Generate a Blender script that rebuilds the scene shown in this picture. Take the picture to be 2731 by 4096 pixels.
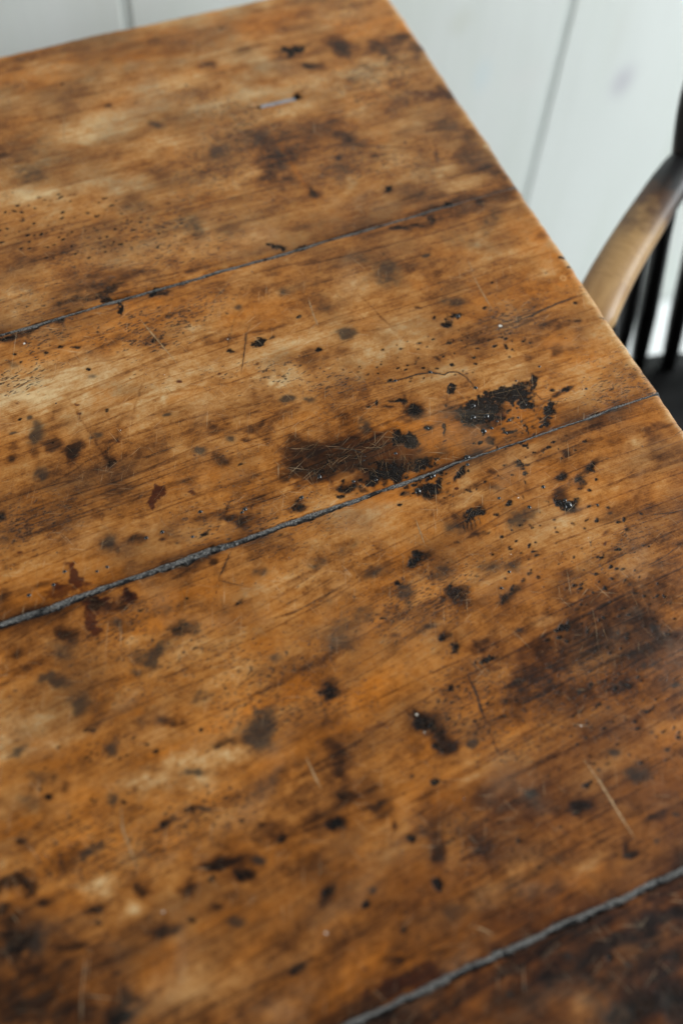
import bpy, math, random
import numpy as np
from mathutils import Matrix, Vector

for o in list(bpy.data.objects): bpy.data.objects.remove(o)
scene = bpy.context.scene
COL = scene.collection
TOP = 0.763                      # height of the table top above the floor

# ------------------------------------------------------------------ camera
cam_data = bpy.data.cameras.new('camera'); cam = bpy.data.objects.new('camera', cam_data); COL.objects.link(cam)
ROT = Matrix(((0.91716, 0.32091, -0.23628), (-0.39597, 0.80076, -0.44943), (0.04498, 0.50576, 0.86150)))
cam.matrix_world = Matrix.Translation((0, 0, TOP + 0.6)) @ ROT.to_4x4()
cam_data.sensor_fit = 'HORIZONTAL'; cam_data.sensor_width = 24.0; cam_data.lens = 39.98
cam_data.clip_start = 0.02; cam_data.clip_end = 50
cam_data.dof.use_dof = True; cam_data.dof.focus_distance = 0.722; cam_data.dof.aperture_fstop = 2.45
scene.camera = cam

# ------------------------------------------------------------------ room light
world = bpy.data.worlds.new('World'); scene.world = world; world.use_nodes = True
bg = world.node_tree.nodes['Background']; bg.inputs[0].default_value = (0.90, 0.98, 0.98, 1); bg.inputs[1].default_value = 0.13
def area(name, loc, aim, sx, sy, power, col):
    l = bpy.data.lights.new(name, 'AREA'); l.shape = 'RECTANGLE'; l.size = sx; l.size_y = sy; l.energy = power; l.color = col
    o = bpy.data.objects.new(name, l); COL.objects.link(o); o.location = loc
    o.rotation_euler = (Vector(aim) - Vector(loc)).to_track_quat('-Z', 'Y').to_euler()
    return o
area('window_light', (2.45, 0.0, 1.75), (0.3, 0.45, 0.7), 1.3, 1.5, 104, (0.955, 0.99, 1.0))
area('far_window_light', (-2.1, -0.1, 2.0), (0.2, 0.5, 0.7), 1.2, 1.4, 38, (0.96, 0.99, 1.0))
vs = scene.view_settings; vs.view_transform = 'Standard'; vs.look = 'None'; vs.exposure = 0.0; vs.gamma = 1.0; vs.use_curve_mapping = False
scene.render.engine = 'CYCLES'

# ------------------------------------------------------------------ helpers
rng = np.random.default_rng(7); random.seed(5)
def link(name, me, mat=None, parent=None, smooth=True):
    o = bpy.data.objects.new(name, me); COL.objects.link(o)
    if mat: me.materials.append(mat)
    if parent: o.parent = parent
    if smooth and len(me.polygons): me.polygons.foreach_set('use_smooth', np.ones(len(me.polygons), bool))
    return o
def pydata(name, v, f, mat=None, parent=None, smooth=True):
    me = bpy.data.meshes.new(name); me.from_pydata(v, [], f); me.update()
    return link(name, me, mat, parent, smooth)
def empty(name, loc=(0, 0, 0)):
    o = bpy.data.objects.new(name, None); COL.objects.link(o); o.location = loc; o.empty_display_size = 0.1; return o
def tag(o, label=None, cat=None, group=None, kind=None):
    for k, v in (('label', label), ('category', cat), ('group', group), ('kind', kind)):
        if v: o[k] = v
    return o
def grid_mesh(name, V, mat, parent=None, attrs=None):
    """V: rows x cols x 3 array -> quad grid mesh, with float-colour / vector point attributes"""
    r, c = V.shape[:2]; me = bpy.data.meshes.new(name)
    idx = np.arange(r * c, dtype=np.int32).reshape(r, c)
    q = np.stack([idx[:-1, :-1], idx[:-1, 1:], idx[1:, 1:], idx[1:, :-1]], -1).reshape(-1, 4)
    me.vertices.add(r * c); me.vertices.foreach_set('co', V.astype(np.float32).ravel())
    me.loops.add(q.size); me.loops.foreach_set('vertex_index', q.ravel())
    me.polygons.add(len(q)); me.polygons.foreach_set('loop_start', np.arange(0, q.size, 4, dtype=np.int32))
    me.update(calc_edges=True)
    for n, (ty, arr) in (attrs or {}).items():
        a = me.attributes.new(n, ty, 'POINT')
        a.data.foreach_set('color' if ty == 'FLOAT_COLOR' else 'vector', arr.astype(np.float32).ravel())
    return link(name, me, mat, parent)
def sweep(pts, rad, seg=12, flat=None):
    """tube through pts; rad a list of (r_side, r_up); returns verts, faces"""
    P = [Vector(p) for p in pts]; v = []; f = []
    for i, p in enumerate(P):
        t = (P[min(i + 1, len(P) - 1)] - P[max(i - 1, 0)]).normalized()
        ref = Vector((0, 0, 1)) if abs(t.z) < 0.9 else Vector((1, 0, 0))
        s = t.cross(ref).normalized(); u = s.cross(t).normalized()
        ra, rb = rad[i] if isinstance(rad[i], tuple) else (rad[i], rad[i])
        for k in range(seg):
            a = 2 * math.pi * k / seg; ca, sa = math.cos(a), math.sin(a)
            if flat: ca = math.copysign(abs(ca) ** flat, ca); sa = math.copysign(abs(sa) ** flat, sa)
            v.append(p + s * (ra * ca) + u * (rb * sa))
    for i in range(len(P) - 1):
        for k in range(seg): f.append((i * seg + k, i * seg + (k + 1) % seg, (i + 1) * seg + (k + 1) % seg, (i + 1) * seg + k))
    f.append(tuple(range(seg))[::-1]); f.append(tuple((len(P) - 1) * seg + k for k in range(seg)))
    return v, f
def catmull(P, n=8):
    P = [Vector(p) for p in P]; Q = [P[0] * 2 - P[1]] + P + [P[-1] * 2 - P[-2]]; out = []
    for i in range(1, len(Q) - 2):
        for k in range(n):
            t = k / n; a, b, c, d = Q[i - 1:i + 3]
            out.append(0.5 * ((2 * b) + (c - a) * t + (2 * a - 5 * b + 4 * c - d) * t * t + (3 * b - a - 3 * c + d) * t ** 3))
    return out + [P[-1]]
def box(x0, x1, y0, y1, z0, z1, b=0.0):
    """box with its vertical-ish long edges chamfered by b on the faces"""
    v = []; f = []
    rings = [(z0, b), (z0 + b, 0), (z1 - b, 0), (z1, b)] if b else [(z0, 0), (z1, 0)]
    for z, e in rings: v += [(x0 + e, y0 + e, z), (x1 - e, y0 + e, z), (x1 - e, y1 - e, z), (x0 + e, y1 - e, z)]
    for i in range(len(rings) - 1):
        for k in range(4): f.append((4 * i + k, 4 * i + (k + 1) % 4, 4 * i + 4 + (k + 1) % 4, 4 * i + 4 + k))
    f.append((3, 2, 1, 0)); n = 4 * (len(rings) - 1); f.append((n, n + 1, n + 2, n + 3))
    return v, f

class NT:
    """small node-tree builder"""
    def __init__(self, name):
        self.m = bpy.data.materials.new(name); self.m.use_nodes = True; self.t = self.m.node_tree
        self.b = self.t.nodes['Principled BSDF']
    def n(self, ty, **kw):
        nd = self.t.nodes.new(ty)
        for k, v in kw.items(): setattr(nd, k, v)
        return nd
    def put(self, sock, v):
        if isinstance(v, bpy.types.NodeSocket): self.t.links.new(v, sock)
        elif isinstance(v, (tuple, list)) and len(v) == 3 and sock.type == 'RGBA': sock.default_value = (*v, 1)
        else: sock.default_value = v
    def math(self, op, a, b=0.0, c=0.0, clamp=False):
        nd = self.n('ShaderNodeMath', operation=op, use_clamp=clamp)
        for i, x in enumerate((a, b, c)): self.put(nd.inputs[i], x)
        return nd.outputs[0]
    def mix(self, f, a, b, mode='MIX'):
        nd = self.n('ShaderNodeMix', data_type='RGBA', blend_type=mode)
        self.put(nd.inputs[0], f); self.put(nd.inputs[6], a); self.put(nd.inputs[7], b); return nd.outputs[2]
    def scale(self, vec, s):
        nd = self.n('ShaderNodeVectorMath', operation='MULTIPLY'); self.put(nd.inputs[0], vec); nd.inputs[1].default_value = s; return nd.outputs[0]
    def noise(self, vec, s=1.0, detail=3.0, rough=0.55, dist=0.0, color=False):
        nd = self.n('ShaderNodeTexNoise'); self.put(nd.inputs['Vector'], vec); nd.inputs['Scale'].default_value = s
        nd.inputs['Detail'].default_value = detail; nd.inputs['Roughness'].default_value = rough; nd.inputs['Distortion'].default_value = dist
        return nd.outputs[1 if color else 0]
    def step(self, v, lo, hi, a=0.0, b=1.0):
        nd = self.n('ShaderNodeMapRange', interpolation_type='SMOOTHSTEP'); self.put(nd.inputs[0], v)
        for i, x in enumerate((lo, hi, a, b)): self.put(nd.inputs[i + 1], x)
        return nd.outputs[0]
    def ramp(self, v, stops):
        nd = self.n('ShaderNodeValToRGB'); self.put(nd.inputs[0], v); e = nd.color_ramp.elements
        while len(e) < len(stops): e.new(0.5)
        for el, (p, c) in zip(e, stops): el.position = p; el.color = (*c, 1)
        return nd.outputs[0]
    def bump(self, h, strength, dist, normal=None):
        nd = self.n('ShaderNodeBump'); nd.inputs['Strength'].default_value = strength; nd.inputs['Distance'].default_value = dist
        self.put(nd.inputs['Height'], h)
        if normal: self.put(nd.inputs['Normal'], normal)
        return nd.outputs[0]
    def done(self, color=None, rough=None, normal=None, spec=None):
        if color is not None: self.put(self.b.inputs['Base Color'], color)
        if rough is not None: self.put(self.b.inputs['Roughness'], rough)
        if normal is not None: self.put(self.b.inputs['Normal'], normal)
        if spec is not None: self.put(self.b.inputs['Specular IOR Level'], spec)
        return self.m

# ------------------------------------------------------------------ materials
def wood_material():
    k = NT('waxed_stained_wood'); M = k.math
    def attr(n): return k.n('ShaderNodeAttribute', attribute_name=n)
    g = attr('grain').outputs['Vector']
    a1 = attr('stain_a'); s1 = k.n('ShaderNodeSeparateColor'); k.put(s1.inputs[0], a1.outputs['Color'])
    black, brown, grey, amber = s1.outputs[0], s1.outputs[1], s1.outputs[2], a1.outputs['Alpha']
    a2 = attr('stain_b'); s2 = k.n('ShaderNodeSeparateColor'); k.put(s2.inputs[0], a2.outputs['Color'])
    pale, red, pores, tone = s2.outputs[0], s2.outputs[1], s2.outputs[2], a2.outputs['Alpha']
    fibre = k.noise(k.scale(g, (60, 1100, 1)), 1, 4, .6)
    streak = k.noise(k.scale(g, (4, 165, 1)), 1, 4, .6)
    ringn = k.noise(k.scale(g, (1.3, 40, 1)), 1, 2, .45, .1)
    blot = k.noise(k.scale(g, (38, 55, 1)), 1, 5, .62, .4)
    fine = k.noise(k.scale(g, (220, 330, 1)), 1, 4, .65)
    tiny = k.noise(k.scale(g, (700, 1000, 1)), 1, 3, .65)
    # growth lines: contour lines of a stretched noise field
    fr = M('FRACT', M('MULTIPLY', ringn, 9.0)); ring = M('MULTIPLY', k.step(fr, .80, .97), k.step(fr, 1.0, .975))
    ring = M('MULTIPLY', ring, k.step(blot, .28, .5))
    t = M('ADD', tone, M('MULTIPLY', M('SUBTRACT', blot, .5), .40))
    t = M('ADD', t, M('MULTIPLY', M('SUBTRACT', streak, .5), .28))
    t = M('ADD', t, M('MULTIPLY', M('SUBTRACT', fibre, .5), .36))
    t = M('ADD', t, M('MULTIPLY', M('SUBTRACT', fine, .5), .56)); t = M('ADD', t, M('MULTIPLY', M('SUBTRACT', tiny, .5), .40))
    t = M('ADD', t, M('MULTIPLY', pale, .36))
    t = M('SUBTRACT', t, M('MULTIPLY', brown, M('ADD', M('ADD', .10, M('MULTIPLY', tiny, .28)), M('MULTIPLY', fine, .40))))
    t = M('SUBTRACT', t, M('MULTIPLY', ring, .15), clamp=True)
    col = k.ramp(t, [(0, (.016, .0052, .0014)), (.18, (.068, .0215, .0046)), (.36, (.190, .0635, .0120)), (.52, (.345, .126, .0255)), (.70, (.485, .208, .055)), (1.0, (.65, .395, .178))])
    col = k.mix(M('MULTIPLY', pale, .28, clamp=True), col, k.mix(t, (.08, .045, .018), (.62, .42, .21)))
    # amber: where the finish has stayed rich; red-brown drips
    lum = M('MULTIPLY', t, 1.5, clamp=True)
    col = k.mix(M('MULTIPLY', M('SUBTRACT', amber, M('MULTIPLY', pale, .4)), .80, clamp=True), col, k.mix(lum, (.05, .014, .0015), (.54, .168, .014)))
    rm = k.step(M('ADD', red, M('MULTIPLY', M('SUBTRACT', fine, .5), .35)), .12, .95)
    col = k.mix(M('MULTIPLY', rm, .88), col, k.mix(lum, (.010, .0015, .0006), (.085, .0125, .0022)))
    # grey grime, worn through by the fine texture
    gm = k.step(M('ADD', grey, M('MULTIPLY', M('SUBTRACT', fine, .5), .45)), -.06, .95)
    gcol = k.mix(.74, col, (.040, .032, .024)); gcol = k.mix(M('MULTIPLY', fine, .75), gcol, (.014, .011, .009))
    col = k.mix(M('MULTIPLY', gm, .95), col, gcol)
    # open pores and specks
    pn = k.noise(k.scale(g, (280, 1000, 1)), 1, 2, .5)
    pm = k.step(M('ADD', pn, M('MULTIPLY', pores, .16)), .765, .82)
    col = k.mix(M('MULTIPLY', pm, .7), col, (.016, .010, .006))
    # tar and burns
    km = M('ADD', black, M('MULTIPLY', M('SUBTRACT', fine, .5), 1.25)); km = M('ADD', km, M('MULTIPLY', M('SUBTRACT', tiny, .5), 1.5))
    halo = k.step(M('MULTIPLY', M('ADD', km, black), .5), .04, .62); km = M('MULTIPLY', k.step(km, .46, .80), k.step(black, .04, .5))
    col = k.mix(M('MULTIPLY', halo, .74), col, (.040, .0145, .0035), 'MIX')
    col = k.mix(M('MULTIPLY', km, .92), col, k.mix(tiny, (.004, .0035, .0033), (.019, .014, .011)))
    # hair-fine rubbing scratches at several angles
    sm = 0.0
    for an, off in ((.5, 3.1), (1.25, 7.7), (2.0, 1.3), (2.75, 5.9)):
        vr = k.n('ShaderNodeVectorRotate', rotation_type='Z_AXIS'); k.put(vr.inputs['Vector'], g); vr.inputs['Angle'].default_value = an
        ad = k.n('ShaderNodeVectorMath', operation='ADD'); k.put(ad.inputs[0], k.scale(vr.outputs[0], (48, 1400, 1))); ad.inputs[1].default_value = (off, off * 2, off)
        sm = M('MAXIMUM', sm, k.step(k.noise(ad.outputs[0], 1, 1.0, .4, .12), .715, .79))
    sm = M('MULTIPLY', sm, k.step(k.noise(k.scale(g, (14, 22, 1)), 1, 3, .5), .36, .62))
    col = k.mix(M('MULTIPLY', sm, .85), col, k.mix(.5, col, (.60, .40, .22)))
    # rubbed, hazy wax: faint pale cloud
    haze = k.step(k.noise(k.scale(g, (16, 19, 1)), 1, 5, .65, .5), .52, .80)
    col = k.mix(M('MULTIPLY', haze, .20), col, (.36, .25, .15))
    gmn = k.n('ShaderNodeGamma'); k.put(gmn.inputs[0], col); gmn.inputs[1].default_value = 1.22   # deeper, oiled wood
    col = k.mix(1.0, gmn.outputs[0], (1.18, 1.46, 1.90), "MULTIPLY")
    rough = M('ADD', .22, M('MULTIPLY', fine, .16)); rough = M('ADD', rough, M('MULTIPLY', blot, .16)); rough = M('SUBTRACT', rough, M('MULTIPLY', km, .16)); rough = M('ADD', rough, M('MULTIPLY', haze, .10))
    h = M('ADD', M('MULTIPLY', fibre, .35), M('MULTIPLY', fine, .6)); h = M('SUBTRACT', h, M('MULTIPLY', pm, .9)); h = M('ADD', h, M('MULTIPLY', km, M('SUBTRACT', M('MULTIPLY', tiny, 3.0), 1.6)))
    h = M('SUBTRACT', h, M('MULTIPLY', ring, .25))
    return k.done(col, rough, k.bump(h, .7, .00030), M('SUBTRACT', .34, M('MULTIPLY', km, .20)))
WOOD = wood_material()

def simple(name, col, col2, scale, rough, bumpd=0.0005, sc3=(1, 1, 1), spec=.5, lo=.35, hi=.65):
    k = NT(name); tc = k.n('ShaderNodeTexCoord').outputs['Object']
    n = k.noise(k.scale(tc, sc3), scale, 5, .6)
    return k.done(k.mix(k.step(n, lo, hi), col, col2), k.math('ADD', rough, k.math('MULTIPLY', n, .15)), k.bump(n, .5, bumpd), spec)
def filler_material():
    k = NT('dusty_filler_shaded_edge'); q = k.n('ShaderNodeAttribute', attribute_name='grain').outputs['Vector']
    sp = k.n('ShaderNodeSeparateXYZ'); k.put(sp.inputs[0], q)
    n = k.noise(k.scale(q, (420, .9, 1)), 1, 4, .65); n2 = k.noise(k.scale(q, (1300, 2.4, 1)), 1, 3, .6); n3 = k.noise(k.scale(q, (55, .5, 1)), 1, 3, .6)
    dust_shade = k.math('ADD', sp.outputs[1], k.math('MULTIPLY', k.math('SUBTRACT', n, .5), 3.4)); dust_shade = k.math('ADD', dust_shade, k.math('MULTIPLY', k.math('SUBTRACT', n3, .5), 4.0))  # dusty grey on the far side; black near edge is shade painted in
    dust_shade = k.step(dust_shade, -.50, .30)
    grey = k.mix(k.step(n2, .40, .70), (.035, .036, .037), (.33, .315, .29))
    col = k.mix(dust_shade, (.0055, .0055, .006), grey)
    return k.done(col, k.math('ADD', .25, k.math('MULTIPLY', n2, .3)), k.bump(n2, .5, .0003), .5)
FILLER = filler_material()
RESIN = simple('black_resin', (.004, .004, .0045), (.02, .019, .018), 900, .16, .0002, spec=.7)
CRACK = simple('crack_dirt', (.006, .005, .004), (.035, .025, .018), 700, .35, .0003)
SCRATCH = simple('pale_scratch', (.24, .13, .05), (.42, .26, .125), 500, .55, .0001)
FLECK = simple('pale_fleck', (.60, .54, .45), (.75, .70, .62), 500, .5, .0001)
UNDER = simple('dark_oiled_wood', (.10, .04, .012), (.18, .08, .026), 14, .5, .0004, (1, 12, 12))

def white_board(name, tint):
    k = NT(name); tc = k.n('ShaderNodeTexCoord').outputs['Object']
    n1 = k.noise(k.scale(tc, (9, 9, 1.1)), 1, 4, .55); n2 = k.noise(k.scale(tc, (70, 70, 5)), 1, 4, .6); n3 = k.noise(tc, 3.2, 3, .5)
    col = k.mix(k.step(n1, .35, .68), tint, tuple(c * f for c, f in zip(tint, (.88, .90, .86))))
    col = k.mix(k.math('MULTIPLY', k.step(n3, .5, .75), .5), col, tuple(c * f for c, f in zip(tint, (.97, .93, .95))))
    col = k.mix(k.math('MULTIPLY', k.step(n2, .45, .75), .6), col, tuple(c * .93 for c in tint))
    # knots ghosting through the whitewash
    for (x, z, rx, rz, c, s) in KNOTS:
        m = k.n('ShaderNodeVectorMath', operation='SUBTRACT'); k.put(m.inputs[0], tc); m.inputs[1].default_value = (x, 0, z)
        d = k.n('ShaderNodeVectorMath', operation='LENGTH'); k.put(d.inputs[0], k.scale(m.outputs[0], (1 / rx, 0, 1 / rz)))
        dd = k.math('ADD', d.outputs['Value'], k.math('MULTIPLY', k.math('SUBTRACT', n2, .5), .8))
        col = k.mix(k.math('MULTIPLY', k.step(dd, 1.2, .1), s * .9), col, c)
    return k.done(col, .55, k.bump(n2, .4, .0006), .4)
KNOTS = [(0.785, 0.479, 0.022, 0.032, (0.47, 0.46, 0.5), 0.85), (0.549, 0.617, 0.02, 0.02, (0.58, 0.6, 0.54), 0.6), (0.76, 0.55, 0.018, 0.06, (0.62, 0.64, 0.61), 0.6), (0.646, 0.518, 0.03, 0.03, (0.66, 0.67, 0.65), 0.6), (0.588, 0.541, 0.015, 0.03, (0.55, 0.66, 0.7), 0.4)]
WHITE = white_board('whitewashed_boards', (.660, .690, .668))
FLOOR = simple('white_floor_paint', (.78, .81, .81), (.72, .75, .745), 6, .42, .0004, (1, 8, 1))
GAP = simple('board_gap', (.56, .60, .575), (.52, .56, .535), 20, .8)

def chair_paint():
    k = NT('worn_black_paint'); tc = k.n('ShaderNodeTexCoord').outputs['Object']
    n = k.noise(k.scale(tc, (18, 18, 18)), 1, 5, .6); n2 = k.noise(tc, 60, 4, .6)
    col = k.mix(k.step(n, .60, .74), (.006, .006, .0065), (.05, .018, .007))
    return k.done(col, k.math('ADD', .28, k.math('MULTIPLY', n2, .2)), k.bump(n2, .3, .0006), .3)
CHAIR = chair_paint()
def arm_paint():
    k = NT('arm_worn_to_wood'); tc = k.n('ShaderNodeTexCoord').outputs['Object']
    w = k.n('ShaderNodeAttribute', attribute_name='grain').outputs['Vector']; sp = k.n('ShaderNodeSeparateXYZ'); k.put(sp.inputs[0], w)
    n = k.noise(tc, 26, 4, .6); st = k.noise(k.scale(w, (10, 190, 190)), 1, 4, .6)
    wear = k.math('ADD', sp.outputs[2], k.math('MULTIPLY', k.math('SUBTRACT', n, .5), 1.1))
    bare = k.mix(k.step(st, .3, .7), (.34, .185, .064), (.50, .305, .122))
    col = k.mix(k.step(wear, .20, .48), (.008, .0075, .008), (.085, .034, .011)); col = k.mix(k.step(wear, .42, .75), col, bare)
    return k.done(col, k.math('ADD', .34, k.math('MULTIPLY', n, .2)), k.bump(st, .3, .0004), .5)
ARM = arm_paint()

# ------------------------------------------------------------------ floor and wall
floor = tag(empty('floor'), kind='structure')
sub = pydata('subfloor', *box(-1.7, 3.0, -1.9, .90, -.05, -.012), GAP, floor, False)
for i in range(19):
    y1 = .878 - i * .146
    pydata('floor_board', *box(-1.7, 3.0, y1 - .1435, y1, -.0119, 0, .0015), FLOOR, floor, False)
WALLH = 1.27
wall = tag(empty('wall', (0, .88, 0)), kind='structure')
back = pydata('wall_backing', *box(-1.7, 3.0, .0017, .06, -.05, WALLH), GAP, wall, False)
GX = .205; BW = .2395
for i in range(-7, 11):
    x0 = GX + i * BW; g = .0050; c = .0010
    prof = [(x0 + g, .0016), (x0 + g, c), (x0 + g + c, 0), (x0 + BW - g - c, 0), (x0 + BW - g, c), (x0 + BW - g, .0016)]
    v = [(x, y, 0.0) for x, y in prof] + [(x, y, WALLH) for x, y in prof]
    f = [(k, k + 1, k + 7, k + 6) for k in range(5)] + [(5, 0, 6, 11)]
    o = pydata('wall_board', v, f, WHITE, None, False); o.parent = wall

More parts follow.
